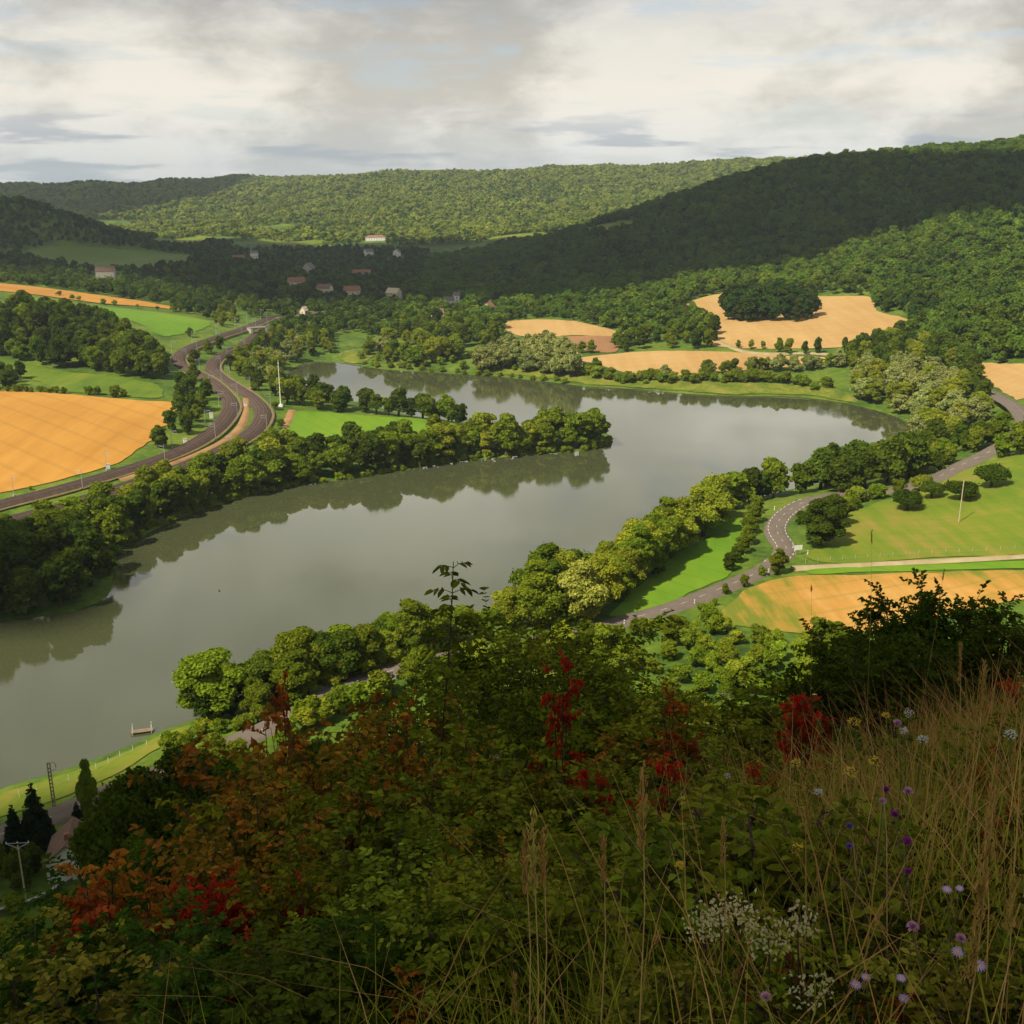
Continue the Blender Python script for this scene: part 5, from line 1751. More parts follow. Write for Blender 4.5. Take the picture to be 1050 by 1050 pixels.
def shrub_parts(rng, h, r, nst, ntw, npair, ll, lw, up=.35, top_only=0.0, spread=1.0, twig_len=.45):
    """stems with side twigs; leaves in pairs along the twigs"""
    mb = MB()
    P, D, N = [], [], []
    for i in range(nst):
        a = 6.283 * (i + rng.uniform(-.4, .4)) / nst
        rr = r * rng.uniform(.25, 1.0) * spread
        hh = h * rng.uniform(.62, 1.0) * (1 - .25 * (rr / r))
        if i % 3 == 0:
            rr *= .5; hh = h * rng.uniform(.9, 1.0)
        base = np.array([math.cos(a), math.sin(a), 0]) * r * .10
        tip = np.array([math.cos(a) * rr, math.sin(a) * rr, hh])
        mid = (base + tip) * .5 + np.array([math.cos(a), math.sin(a), 0]) * -rr * .12 + np.array([0, 0, hh * .12])
        cur = [base - np.array([0, 0, .25]), base, mid * .55 + base * .45 + np.array([0, 0, hh * .02]), mid, (mid + tip) * .5 + np.array([0, 0, hh * .03]), tip]
        mb.tube([tuple(c) for c in cur], [.016 * h ** .5, .014 * h ** .5, .011 * h ** .5, .008 * h ** .5, .006, .003], 5, cap=False)
        cur = np.array(cur[1:])
        for j in range(ntw):
            t = rng.uniform(max(.22, top_only), 1.0)
            q = t * (len(cur) - 1); k = min(int(q), len(cur) - 2)
            p0 = cur[k] + (cur[k + 1] - cur[k]) * (q - k)
            d = unit(rng.normal(size=3) * np.array([1, 1, .45]) + np.array([math.cos(a) * .5, math.sin(a) * .5, up]))
            Lw = r * twig_len * rng.uniform(.5, 1.2) * (1.15 - .4 * t)
            p1 = p0 + d * Lw * .5; p2 = p0 + d * Lw + np.array([0, 0, -.10 * Lw])
            mb.tube([tuple(p0), tuple(p1), tuple(p2)], [.004, .003, .0015], 3, cap=False)
            ax = unit(p2 - p0)
            sd = unit(np.cross(ax, np.array([0, 0, 1.0])))
            for m in range(npair):
                f = .18 + .82 * (m + rng.uniform(-.2, .2)) / max(npair - 1, 1)
                pp = p0 * (1 - f) + p2 * f + np.array([0, 0, .06 * Lw * math.sin(3.14 * min(f, 1))])
                for sg in (-1, 1):
                    P.append(pp)
                    D.append(ax * rng.uniform(.25, .8) + sd * sg * rng.uniform(.6, 1.0) + rng.normal(size=3) * .22 + np.array([0, 0, -.12]))
                    N.append(np.array([0, 0, 1.0]) + rng.normal(size=3) * .45)
            P.append(p2); D.append(ax + rng.normal(size=3) * .2); N.append(np.array([0, 0, 1.0]) + rng.normal(size=3) * .4)
    P, D, N = np.array(P), np.array(D), np.array(N)
    L = ll * rng.uniform(.6, 1.25, len(P))
    V, F = leaves_np(P, D, unit(N), L, lw / ll * L * rng.uniform(.85, 1.15, len(P)))
    return mb, V, F


def root_for(u, v, h):
    """where a plant of height h must stand for its head to be seen at this pixel"""
    rr = np.linspace(1.2, 20, 400)
    d = ray(u, v)
    g = CAMZ + d[2] * rr - H(d[0] * rr, d[1] * rr)
    k = np.nonzero(g < h)[0]
    r = rr[k[0]] if len(k) else 8.0
    return on_d(u, v, r), r


SHRUB = {}


def shrub_proto(key, mat, h, r, nst, ntw, npair, ll, lw, nvar=3, seed=0, **kw):
    out = []
    for k in range(nvar):
        rng = np.random.default_rng(seed * 31 + k)
        mb, V, F = shrub_parts(rng, h, r, nst, ntw, npair, ll, lw, **kw)
        lm = mesh_np('leaves', V, F, mat)
        sm = bpy.data.meshes.new('stem'); sm.from_pydata(mb.V, [], mb.F); sm.materials.append(M['twig']); sm.update()
        out.append((sm, lm))
    SHRUB[key] = (out, h)


shrub_proto('green', LEAF['shrub'], 2.0, 1.15, 11, 15, 6, .080, .050, seed=1, nvar=4)
shrub_proto('olive', LEAF['olive'], 1.6, .95, 10, 14, 6, .066, .038, seed=2)
shrub_proto('orange', LEAF['orange'], 2.0, 1.1, 10, 14, 5, .070, .044, seed=3, nvar=4)
shrub_proto('privet', LEAF['privet'], 2.4, 1.3, 14, 22, 7, .085, .050, seed=4)
shrub_proto('red', LEAF['red'], 1.1, .34, 5, 9, 4, .060, .034, seed=5, top_only=.55)
shrub_proto('rust', LEAF['rust'], 1.2, .5, 6, 9, 5, .060, .036, seed=6, top_only=.4)
shrub_proto('low', LEAF['shrub'], .8, .6, 9, 8, 5, .050, .030, seed=7)
shrub_proto('sapling', LEAF['shrub'], 3.2, .5, 3, 14, 5, .085, .036, seed=8, nvar=1, top_only=.35, spread=.45, twig_len=.55)
shrub_proto('tallshrub', LEAF['shrub'], 4.0, 2.0, 15, 28, 7, .080, .046, seed=9, nvar=3)


def drop(u, v, r):
    p = on_d(u, v, r)
    return p, p[2] - ground(p[0], p[1])


def shrub(key, u, v, r, label, group=None, rng=RNG, wide=1.0, name='shrub', hmin=.5, cat='shrub'):
    p, h = drop(u, v, r)
    h = max(h, hmin)
    out, ph = SHRUB[key]
    sm, lm = out[int(rng.integers(len(out)))]
    s = h / ph
    w = min(s, 1.25) ** .6 * wide * (.55 if key == 'red' else .7 if key == 'rust' else 1)
    o = empty(name, (p[0], p[1], ground(p[0], p[1])), rng.uniform(0, 6.28), (w, w, s))
    tag(o, label, cat, group)
    link('stem', sm, o); link('leaves', lm, o)
    return o


rf = np.random.default_rng(99)
# trees on the slope below
for u, v, r, w in ((142, 795, 56, .9), (165, 768, 60, 1.0), (210, 752, 62, 1.0), (255, 768, 55, 1.0), (150, 850, 42, 1.0), (195, 835, 40, 1.1), (240, 820, 40, 1.0), (155, 915, 26, 1.0), (300, 770, 50, 1.0), (205, 900, 26, 1.0), (340, 745, 58, 1.0), (138, 925, 28, .7)):
    p, h = drop(u, v, r)
    tree('slopetree', BL, 'tree', p[0], p[1], max(h, 3), 'very dark tree on the steep slope behind the orange leaved shrubs', 'dark trees on the steep slope', rf, w)

lab, grp = 'green leaved shrub in the middle of the overgrown slope', 'green shrubs on the overgrown slope'
for u, v, r in ((455, 690, 12), (490, 662, 13.5), (525, 645, 14), (560, 640, 15), (595, 642, 15), (630, 668, 13), (430, 715, 10.5), (660, 700, 12)):
    shrub('tallshrub', u, v, r, 'tall dark green shrub rising highest against the bright scrub', 'tall shrubs in the middle', rf)
for u, v, r in ((500, 735, 8), (560, 730, 8.5), (610, 735, 8.5), (655, 735, 9), (700, 725, 9.5), (745, 715, 10), (785, 705, 10.5), (425, 795, 6), (480, 805, 5.6), (540, 800, 5.6), (600, 795, 6),
                (655, 800, 6), (700, 785, 7), (745, 765, 8), (800, 745, 8.5), (385, 880, 4.4), (440, 895, 4.1), (500, 900, 3.9), (560, 910, 3.8), (620, 900, 4), (675, 905, 4), (715, 880, 4.6), (640, 850, 4.8), (770, 820, 6), (520, 850, 4.7), (460, 850, 4.8)):
    shrub('green', u, v, r, lab, grp, rf)
lab, grp = 'shrub with orange and olive leaves left of the centre of the slope', 'orange leaved shrubs'
for u, v, r in ((245, 770, 8), (285, 790, 7), (335, 752, 8.5), (375, 745, 9), (405, 735, 9.5), (262, 830, 6), (318, 825, 6), (372, 805, 6.8), (225, 850, 6.2), (405, 830, 6), (290, 880, 5)):
    shrub('orange', u, v, r, lab, grp, rf)
for u, v, r in ((450, 770, 6.5), (520, 790, 6), (575, 860, 4.6), (690, 840, 5.2), (630, 770, 6.8), (480, 865, 4.4)):
    shrub('orange', u, v, r, 'shrub turning orange among the green shrubs right of the centre', 'orange tinged shrubs among the green', rf, wide=.6)
for u, v, r in ((345, 840, 5.2), (300, 905, 4.3), (380, 930, 3.8), (440, 940, 3.5), (610, 950, 3.4), (350, 790, 6.6), (270, 800, 6.6)):
    shrub('green', u, v, r, 'green shrub mixed in among the orange leaved shrubs', 'green shrubs among the orange', rf, wide=.8)
lab, grp = 'olive green shrub along the bottom left of the slope', 'olive shrubs along the bottom left'
for u, v, r in ((25, 1000, 4), (70, 980, 4.2), (130, 960, 4.4), (190, 970, 4), (250, 965, 4), (310, 960, 3.8), (360, 960, 3.6), (100, 1010, 3.4), (210, 1015, 3.2), (20, 960, 5.5), (60, 935, 6.2), (300, 1010, 3), (400, 985, 3.2), (480, 990, 3.0), (560, 1000, 2.9), (640, 990, 3.1)):
    kd = ('olive', 'green', 'olive', 'privet', 'rust', 'olive')[int(rf.integers(6))]
    if kd == 'olive':
        shrub('olive', u, v, r, lab, grp, rf, hmin=.4)
    else:
        shrub(kd, u, v, r, {'green': 'broad leaved green shrub among the olive shrubs at the bottom', 'privet': 'dark leaved shrub among the olive shrubs at the bottom', 'rust': 'rust brown shrub among the olive shrubs at the bottom'}[kd],
              {'green': 'green shrubs at the bottom', 'privet': 'dark shrubs at the bottom', 'rust': 'rust shrubs at the bottom'}[kd], rf, hmin=.5, wide=.9)
lab, grp = 'red leaved sprig among the green and orange shrubs', 'red leaved sprigs'
for u, v, r in ((98, 930, 4.7), (205, 905, 4.7), (235, 905, 4.7), (215, 925, 4.4), (318, 915, 4.4), (200, 902, 4.8), (225, 893, 4.9), (240, 915, 4.6), (180, 915, 4.7), (308, 900, 4.6), (325, 912, 4.5), (345, 960, 3.9), (610, 785, 5.7), (655, 815, 5.5), (650, 850, 4.8),
                (640, 890, 4.2), (822, 706, 7.2), (836, 708, 7.2), (690, 765, 6), (578, 672, 7.5), (782, 780, 6), (1040, 690, 8), (345, 1000, 3.2), (240, 1000, 3.2)):
    shrub('red', u, v, r, lab, grp, rf, name='red_sprig', cat='shrub', hmin=.35)
lab, grp = 'rust brown sprig scattered through the shrubs', 'rust brown sprigs'
for u, v, r in ((95, 872, 5.2), (90, 898, 5), (104, 915, 4.9), (84, 925, 4.8), (150, 905, 5), (270, 745, 8), (265, 920, 4.5), (420, 740, 8.5), (545, 930, 3.6), (690, 715, 8), (500, 960, 3.3), (420, 1000, 2.9), (290, 690, 11), (720, 830, 5.6)):
    shrub('rust', u, v, r, lab, grp, rf, name='rust_sprig', cat='shrub', hmin=.35)
lab, grp = 'nearly black shrub against the weedy field on the right', 'dark shrubs against the field'
for u, v, r in ((835, 690, 12), (862, 662, 14), (885, 638, 15), (912, 618, 16), (942, 612, 16), (972, 602, 16), (1005, 620, 15.5), (1035, 625, 15), (900, 660, 12), (955, 650, 12.5), (820, 720, 10.5)):
    shrub('privet', u, v, r, lab, grp, rf, wide=.8)
lab, grp = 'low leafy plant in the dry grass on the right', 'low plants in the grass'
for u, v, r in ((760, 950, 3.6), (800, 930, 3.8), (730, 960, 3.4), (830, 985, 3.2), (770, 1000, 3), (1035, 750, 5.4), (1000, 770, 5.2), (900, 900, 3.7), (960, 960, 3.1), (860, 850, 4.3), (1030, 880, 3.6), (930, 740, 6), (720, 1010, 2.8), (840, 790, 5.4)):
    shrub('low', u, v, r, lab, grp, rf, name='low_plant', cat='plant', hmin=.3)

for u, v, r in ((735, 945, 3.3), (765, 940, 3.3), (795, 958, 3.1), (750, 975, 2.9), (820, 990, 2.8), (715, 985, 2.9), (785, 1005, 2.7)):
    shrub('low', u, v, r, 'broad leaved plant under the cream blossom at the bottom', 'leafy thicket under the cream blossom', rf, name='low_plant', cat='plant', hmin=.55, wide=1.25)
for k in range(34):
    u, v = rf.uniform(690, 1050), rf.uniform(770, 1040)
    kd = ('low', 'low', 'rust', 'olive', 'low')[k % 5]
    g, rr = root_for(u, v, .38)
    shrub(kd, u, v, rr, {'low': 'small leafy plant tangled in the grass of the right slope', 'rust': 'small rusty plant tangled in the grass of the right slope', 'olive': 'small olive plant tangled in the grass of the right slope'}[kd],
          {'low': 'leafy plants in the grass', 'rust': 'rusty plants in the grass', 'olive': 'olive plants in the grass'}[kd], rf, name='low_plant', cat='plant', hmin=.3, wide=.8)


def sapling(u, v, r, label):
    """one whippy stem with pairs of drooping compound leaves near its tip"""
    rng = np.random.default_rng(17)
    p, h = drop(u, v, r)
    o = empty('sapling', (p[0], p[1], ground(p[0], p[1]))); tag(o, label, 'young tree')
    ax = [np.array([.25 * math.sin(1.8 * t) * t, -.05 * t, h * t]) for t in np.linspace(-.03, 1, 12)]
    mb = MB(); mb.tube([tuple(a) for a in ax], list(np.linspace(.022, .004, 12)), 6)
    P, D, N = [], [], []
    for k, t in enumerate(np.linspace(.60, .985, 13)):
        c = np.array([.25 * math.sin(1.8 * t) * t, -.05 * t, h * t])
        Lw = .27 * (1.06 - t) ** .35 + .02
        for sg in (-1, 1):
            a = k * 1.9 + (0 if sg > 0 else 3.14) + rng.uniform(-.4, .4)
            d = np.array([math.cos(a), math.sin(a), .45])
            q1 = c + d * Lw * .5; q2 = c + d * Lw * np.array([1, 1, .35])
            mb.tube([tuple(c), tuple(q1), tuple(q2)], [.005, .003, .0015], 3, cap=False)
            sd = unit(np.cross(q2 - c, np.array([0, 0, 1.0])))
            for f in (.45, .78):
                b = c * (1 - f) + q2 * f + np.array([0, 0, .12 * Lw * math.sin(3.14 * f)])
                for s2 in (-1, 1):
                    P.append(b); D.append(unit(q2 - c) * .6 + sd * s2 + np.array([0, 0, -.35])); N.append(np.array([0, 0, 1.]) + rng.normal(size=3) * .3)
            P.append(q2); D.append(unit(q2 - c) + np.array([0, 0, -.5])); N.append(np.array([0, 0, 1.]) + rng.normal(size=3) * .3)
    P, D, N = np.array(P), np.array(D), np.array(N)
    L = rng.uniform(.085, .12, len(P))
    V, F = leaves_np(P, D, unit(N), L, L * .42)
    mb.build('stem', M['twig'], o)
    link('leaves', mesh_np('leaves', V, F, LEAF['shrub']), o)


sapling(437, 574, 9.0, 'slender sapling whose leafy tip stands out alone against the lake')



# ------------------------------------------------------------------ grass and ground cover
def blades(name, mat, n, zone, hl, wd, seed, lean=.5):
    rng = np.random.default_rng(seed)
    r = np.sqrt(rng.uniform(1.3 ** 2, 17 ** 2, n * 3)); r = np.where(rng.uniform(size=len(r)) < .55, rng.uniform(1.3, 8, len(r)), r)
    a = np.radians(rng.uniform(-33, 33, len(r)))
    x, y = np.sin(a) * r, np.cos(a) * r
    z = H(x, y)
    u, v = proj(x, y, z)
    pat = .5 + .5 * np.sin(x * 2.3 + 1.7 * np.sin(y * 1.9)) * np.sin(y * 2.1 + 1.3 * np.sin(x * 1.4))
    thicket = ((u - 768) / 75) ** 2 + ((v - 985) / 60) ** 2 < 1
    k = rng.uniform(size=len(r)) < zone(u, v, r) * (.25 + .95 * pat) * np.where(thicket, .12, 1)
    x, y, z, r = x[k][:n], y[k][:n], z[k][:n], r[k][:n]
    n = len(x)
    L = (hl[0] + (hl[1] - hl[0]) * rng.uniform(0, 1, n) ** 1.7)
    az = rng.uniform(0, 6.283, n)
    ln = L * rng.uniform(.1, lean, n)
    d = np.stack([np.cos(az), np.sin(az), np.zeros(n)], 1)
    fa = az + 1.57 + rng.normal(size=n) * .5
    sd = np.stack([np.cos(fa), np.sin(fa), np.zeros(n)], 1)
    B = np.stack([x, y, z - .03], 1)
    rows = []
    for t, wq in ((0, 1), (.35, .95), (.7, .7), (1.0, .12)):
        c = B + np.array([0, 0, 1.0]) * (L * (t - .18 * t * t * ln / L * 2))[:, None] + d * (ln * t ** 1.8)[:, None]
        w = wd * wq * (.7 + .6 * rng.uniform(size=1)) * np.maximum(.8, r / 7)[:, None] * .5
        rows += [c - sd * w, c + sd * w]
    V = np.stack(rows, 1).reshape(-1, 3)
    b = np.arange(n)[:, None] * 8
    F = np.concatenate([b + np.array([[0, 1, 3, 2]]), b + np.array([[2, 3, 5, 4]]), b + np.array([[4, 5, 7, 6]])])
    o = link(name, mesh_np(name, V, F, mat))
    return tag(o, kind='stuff')


blades('grass', LEAF['grass'], 30000, lambda u, v, r: np.clip((u - 350) / 500, .18, 1.0), (.15, .62), .0060, 1, lean=.8)
blades('dry_grass', LEAF['straw'], 8000, lambda u, v, r: np.clip((u - 560) / 350, .05, 1.0), (.3, .95), .0042, 2, lean=.9)


def undergrowth(n, seed):
    rng = np.random.default_rng(seed)
    r = rng.uniform(1.3, 18, n) ** 1.0
    a = np.radians(rng.uniform(-34, 34, n))
    x, y = np.sin(a) * r, np.cos(a) * r
    hmax = .12 + .28 * (np.sin(x * 2.1 + np.sin(y * 1.7) * 2) * .5 + .5)
    z = H(x, y) + rng.uniform(0, 1, n) ** .7 * hmax
    P = np.stack([x, y, z], 1)
    az = rng.uniform(0, 6.283, n)
    D = np.stack([np.cos(az), np.sin(az), rng.uniform(-.4, .5, n)], 1)
    N = unit(np.array([0, 0, 1.0]) + rng.normal(size=(n, 3)) * .5)
    L = rng.uniform(.025, .062, n) * np.maximum(.8, r / 8)
    V, F = leaves_np(P, D, N, L, L * rng.uniform(.4, .65, n))
    o = link('undergrowth', mesh_np('undergrowth', V, F, LEAF['shaded_litter']))
    tag(o, kind='stuff')


undergrowth(52000, 4)


# ------------------------------------------------------------------ single grass stalks and flowers
def stem_to(o, head, rng, rad=.0028, mat=None, bend=.06):
    """a stalk from the ground to a head, in the thing's own space"""
    m = MB()
    hx = Vector(head)
    pts = [Vector((0, 0, -.05)), hx * .35 + Vector((bend, bend * .4, 0)) * hx.z, hx * .7 + Vector((bend, bend * .5, 0)) * hx.z, hx]
    m.tube(pts, [rad, rad * .9, rad * .75, rad * .55], 5)
    return m.build('stem', mat or M['stem'], o)


def flower(kind, u, v, h, label, rng, size=1.0, group=None):
    p, r = root_for(u, v, h)
    lx, ly = rng.normal(size=2) * .05
    z0 = ground(p[0] - lx, p[1] - ly)
    names = {'scabious': 'scabious', 'knapweed': 'knapweed', 'aster': 'aster', 'yarrow': 'yarrow', 'ragwort': 'ragwort', 'bell': 'bellflower'}
    o = empty(names[kind], (p[0] - lx, p[1] - ly, z0))
    tag(o, label, 'flower', group)
    c = np.array([lx, ly, p[2] - z0])
    stem_to(o, tuple(c), rng)
    tocam = unit(np.array([-p[0], -p[1], 3.0]))
    up = unit(tocam * .5 + np.array([0, 0, .8]))
    e1 = unit(np.cross(up, np.array([.3, 1, .2]))); e2 = np.cross(up, e1)
    V, F = [], []
    mats = {'scabious': M['pink'], 'knapweed': M['purple'], 'aster': M['lilac'], 'yarrow': M['whitepetal'], 'ragwort': M['yellowpetal'], 'bell': M['violet']}
    if kind in ('scabious', 'knapweed', 'bell'):
        n, R_ = (90, .0100 * size) if kind == 'scabious' else (70, .0092 * size)
        th = rng.uniform(0, 6.283, n); q = np.sqrt(rng.uniform(0, 1, n))
        Dv = (e1 * np.cos(th)[:, None] + e2 * np.sin(th)[:, None]) * q[:, None] + up * np.sqrt(1.05 - q * q)[:, None] * (.75 if kind != 'knapweed' else 1.2)
        Pv = c + Dv * R_ * .35
        V, F = leaves_np(Pv, Dv + rng.normal(size=(n, 3)) * .1, unit(up + rng.normal(size=(n, 3)) * .4), np.full(n, R_ * .9), np.full(n, R_ * .42))
        link('bloom', mesh_np('bloom', V, F, mats[kind]), o)
        m = MB(); m.tube([tuple(c - up * R_ * .5), tuple(c - up * R_ * .15), tuple(c + up * R_ * .1)], [R_ * .2, R_ * .55, R_ * .45], 8); m.build('calyx', M['stem'], o)
    elif kind == 'aster':
        n, R_ = 14, .0095 * size
        th = np.arange(n) / n * 6.283
        Dv = e1 * np.cos(th)[:, None] + e2 * np.sin(th)[:, None] + up * .12
        V, F = leaves_np(c + Dv * R_ * .2, Dv, np.tile(up, (n, 1)), np.full(n, R_ * .95), np.full(n, R_ * .26))
        link('petals', mesh_np('petals', V, F, mats[kind]), o)
        m = MB(); m.tube([tuple(c - up * R_ * .3), tuple(c), tuple(c + up * R_ * .16)], [R_ * .12, R_ * .3, R_ * .2], 8); m.build('disc', M['yellowpetal'], o)
    else:
        n, R_ = 46, .019 * size
        th = rng.uniform(0, 6.283, n); q = np.sqrt(rng.uniform(0, 1, n)) * R_
        Pc = c + (e1 * np.cos(th)[:, None] + e2 * np.sin(th)[:, None]) * q[:, None] + up * (rng.uniform(-.006, .008, n) - q * q / R_ * .3)[:, None]
        Ps, Ds, Ns = [], [], []
        for k in range(5):
            t2 = k * 1.2566 + rng.uniform(0, 6.28, n)
            Ps.append(Pc); Ds.append(e1 * np.cos(t2)[:, None] + e2 * np.sin(t2)[:, None] + up * .25); Ns.append(np.tile(up, (n, 1)) + rng.normal(size=(n, 3)) * .2)
        V, F = leaves_np(np.vstack(Ps), np.vstack(Ds), unit(np.vstack(Ns)), np.full(5 * n, .0036), np.full(5 * n, .0032))
        link('umbel', mesh_np('umbel', V, F, mats[kind]), o)
        m = MB()
        for k in range(9):
            t2 = k / 9 * 6.283
            m.tube([tuple(c - up * R_ * 1.1), tuple(c + (e1 * math.cos(t2) + e2 * math.sin(t2)) * R_ * .6 - up * .006)], [.0014, .0009], 3)
        m.build('rays', M['stem'], o)
    return o


rq = np.random.default_rng(123)
for u, v, h, s, lb in ((936, 951, .55, 1.1, 'pink scabious head just right of the centre of the grass'), (785, 1023, .5, 1.0, 'pink scabious at the bottom edge below the cream blossom'), (920, 742, .75, 1.4, 'pale pink scabious highest up the grassy slope'),
                       (931, 812, .65, 1.2, 'pale pink scabious beside the purple knapweed'), (905, 822, .65, 1.0, 'faint pink scabious left of the knapweed'), (985, 963, .5, 1.0, 'dull pink scabious among the asters')):
    flower('scabious', u, v, h, lb, rq, s)
for u, v, h, s, lb in ((908, 811, .68, 1.2, 'purple knapweed topmost on the leaning stalk'), (917, 836, .62, 1.2, 'dark purple knapweed in the middle of the leaning stalk'), (930, 864, .6, 1.3, 'brightest purple knapweed low on the leaning stalk'), (931, 895, .55, 1.0, 'dull purple knapweed lowest on the leaning stalk')):
    flower('knapweed', u, v, h, lb, rq, s)
for u, v, h, lb in ((871, 847, .6, 'blue violet bellflower, upper of two in the dry grass'), (871, 868, .58, 'blue violet bellflower, lower of two in the dry grass')):
    flower('bell', u, v, h, lb, rq, .9)
for u, v, h, s, lb in ((971, 912, .55, 1.1, 'lilac aster in the pair beside the tall plume'), (984, 911, .55, .9, 'smaller lilac aster in the pair beside the tall plume'), (1004, 990, .45, 1.5, 'large open lilac aster at the right near the bottom'), (982, 976, .47, 1.3, 'lilac aster up left of the large open one'),
                       (878, 1010, .42, 1.2, 'lilac aster at the foot of the crossing stalks'), (888, 1002, .43, 1.0, 'half closed lilac aster near the foot of the crossing stalks'), (924, 1003, .43, 1.0, 'lilac aster between the crossing stalks and the plume'), (927, 1024, .4, 1.2, 'lilac aster lowest of all near the bottom edge')):
    flower('aster', u, v, h, lb, rq, s)
for u, v, h, s, lb in ((932, 730, .7, 1.3, 'white yarrow above the pink scabious'), (1036, 752, .65, 1.1, 'white yarrow at the right edge of the slope'), (946, 757, .68, 1.0, 'white yarrow right of the pale pink scabious'), (839, 812, .6, .8, 'small white yarrow in the middle of the dry grass'), (927, 749, .7, .8, 'tiny white yarrow under the pale scabious'), (746, 795, .6, 1.0, 'whitish umbel left of the dry grass')):
    flower('yarrow', u, v, h, lb, rq, s)
for u, v, h, s, lb in ((876, 739, .75, 1.6, 'largest yellow umbel on the grassy slope'), (816, 781, .65, 1.1, 'yellow umbel at the left edge of the dry grass'), (872, 790, .62, 1.3, 'pale yellow umbel below the largest one'), (897, 780, .62, 1.1, 'straw yellow umbel right of the pale yellow one'), (818, 869, .55, 1.1, 'yellow umbel low in the dry grass'), (697, 887, .55, .7, 'single small yellow flower head before the dark gap'), (908, 733, .72, 1.0, 'yellow umbel between scabious and largest umbel')):
    flower('ragwort', u, v, h, lb, rq, s)


def stalk(u0, v0, u1, v1, h, label, plume=.22, group=None, rng=rq, name='grass_stalk', r=None, thick=1.0):
    """tip at (u0, v0), leaning so that its foot points towards (u1, v1)"""
    p, rr = root_for(u0, v0, h)
    if r: p = on_d(u0, v0, r); rr = r
    d = ray(u1, v1)
    q = on_d(u1, v1, rr)
    base = np.array([q[0], q[1]])
    z0 = ground(*base)
    o = empty(name, (base[0], base[1], z0)); tag(o, label, 'grass stalk', group)
    tip = Vector((p[0] - base[0], p[1] - base[1], p[2] - z0))
    k = max(1.0, rr / 5) * thick
    k = min(k, 1.5) * (.6 if h > 1.15 else 1)
    m = MB(); m.tube([Vector((0, 0, -.1)), tip * .4 + Vector((0, 0, .01)), tip * .75 + Vector((.008, 0, 0)), tip], [.0015 * k, .0014 * k, .0011 * k, .0007 * k], 5)
    m.build('stem', M['strawstem'], o)
    n = int(160 * plume / .22)
    t = 1 - plume / max(tip.length, .1) * rng.uniform(0, 1, n) ** .8
    ax = np.array(tip.normalized())
    P = np.array(tip)[None, :] * t[:, None]
    D = unit(ax * 1.8 + rng.normal(size=(n, 3)) * .45)
    V, F = leaves_np(P + rng.normal(size=(n, 3)) * .003 * k, D, unit(rng.normal(size=(n, 3))), rng.uniform(.010, .022, n), rng.uniform(.002, .0035, n) * k ** .5)
    link('seed_head', mesh_np('seed_head', V, F, LEAF['straw']), o)
    return o


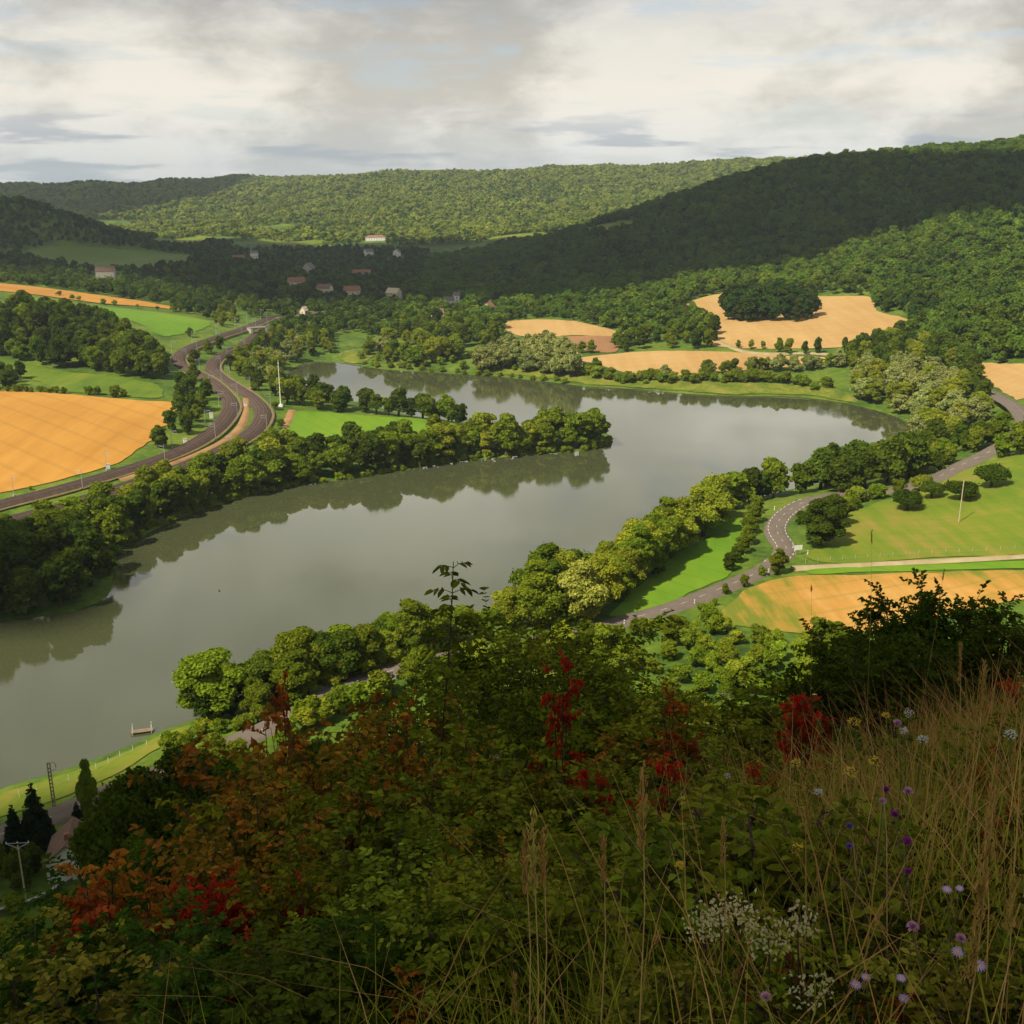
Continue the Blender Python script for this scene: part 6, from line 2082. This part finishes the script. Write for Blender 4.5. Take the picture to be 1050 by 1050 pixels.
for a in ((1021, 805, 990, 1050, 1.1, 'tallest feathery straw plume near the right edge', .30), (546, 838, 552, 1050, 1.1, 'straw plume standing before the middle of the green shrubs', .12), (538, 855, 545, 1050, 1.0, 'shorter straw plume left of the middle one', .12),
          (557, 850, 556, 1050, 1.0, 'straw plume right of the middle one', .12), (659, 786, 664, 960, 1.1, 'thin straw plume in front of the hanging red leaves', .16), (619, 862, 619, 960, .9, 'short straw stalk before the red leaves', .10), (527, 1000, 528, 1060, .5, 'pale straw tip at the bottom edge', .12),
          (818, 744, 866, 815, .75, 'bare straw stalk leaning to the left in the grass', .03), (894, 545, 893, 760, 1.25, 'tall dark grass stalk crossing the field', .10), (968, 585, 938, 760, 1.2, 'tall thin stalk leaning right before the field', .08), (832, 600, 836, 760, 1.2, 'thin stalk in front of the orange field', .06),
          (742, 842, 750, 930, .8, 'straw stalk above the cream blossom', .12), (903, 770, 938, 905, .9, 'dark leaning stalk that carries the knapweed', .04), (985, 660, 990, 800, 1.0, 'straw stalk at the top of the dry slope', .15), (1010, 680, 1000, 820, 1.0, 'straw stalk near the dark shrub', .15),
          (675, 960, 560, 1050, .5, 'long straw stalk lying aslant at the bottom', .03), (905, 930, 820, 1050, .6, 'brown stalk leaning right near the bottom', .05), (1040, 900, 1030, 1050, .7, 'straw stalk at the right edge', .12), (760, 990, 700, 1050, .4, 'thin straw stalk under the cream blossom', .05)):
    stalk(*a)

# cream blossom among the leaves at the bottom
for u, v, h, lb in ((738, 938, .55, 'cream blossom spray at the upper left of the bottom thicket'), (758, 935, .55, 'cream blossom spray in the middle of the bottom thicket'), (788, 962, .5, 'cream blossom spray at the right of the bottom thicket'), (818, 945, .52, 'small cream blossom spray next to the grass'), (832, 1015, .42, 'cream blossom spray near the bottom edge'), (722, 950, .5, 'leftmost cream blossom spray'),
                    (508, 777, .8, 'pale blossom tuft in the middle of the green shrubs'), (467, 825, .8, 'pale blossom tuft left of the middle straw plume'), (745, 712, 1.0, 'white blossom tuft near the upper red leaves'), (55, 990, .6, 'pale seed tuft at the bottom left corner')):
    p, r = root_for(u, v, h)
    z0 = ground(p[0], p[1])
    o = empty('blossom_spray', (p[0], p[1], z0)); tag(o, lb, 'blossom')
    c = np.array([0, 0, p[2] - z0])
    stem_to(o, tuple(c), rq, .003, M['twig'], .03)
    n = 80
    P = c + np.clip(rq.normal(size=(n, 3)), -1.6, 1.6) * np.array([.028, .028, .016])
    V, F = leaves_np(P, rq.normal(size=(n, 3)), unit(rq.normal(size=(n, 3)) + np.array([0, 0, .6])), rq.uniform(.007, .015, n), rq.uniform(.005, .009, n))
    link('blossom', mesh_np('blossom', V, F, LEAF['cream']), o)
# ------------------------------------------------------------------ the valley's air
def haze():
    m, t, out = new_mat('haze')
    p = t.n('ShaderNodeVolumePrincipled')
    p.inputs['Color'].default_value = (.74, .87, 1.0, 1)
    p.inputs['Density'].default_value = HAZE
    p.inputs['Anisotropy'].default_value = .2
    t.l(p.outputs[0], out.inputs['Volume'])
    b = MB(); b.box((0, 0, 150), (19400, 19400, 310))
    o = b.build('haze', m)
    tag(o, kind='stuff')


HAZE = 0.000075
haze()
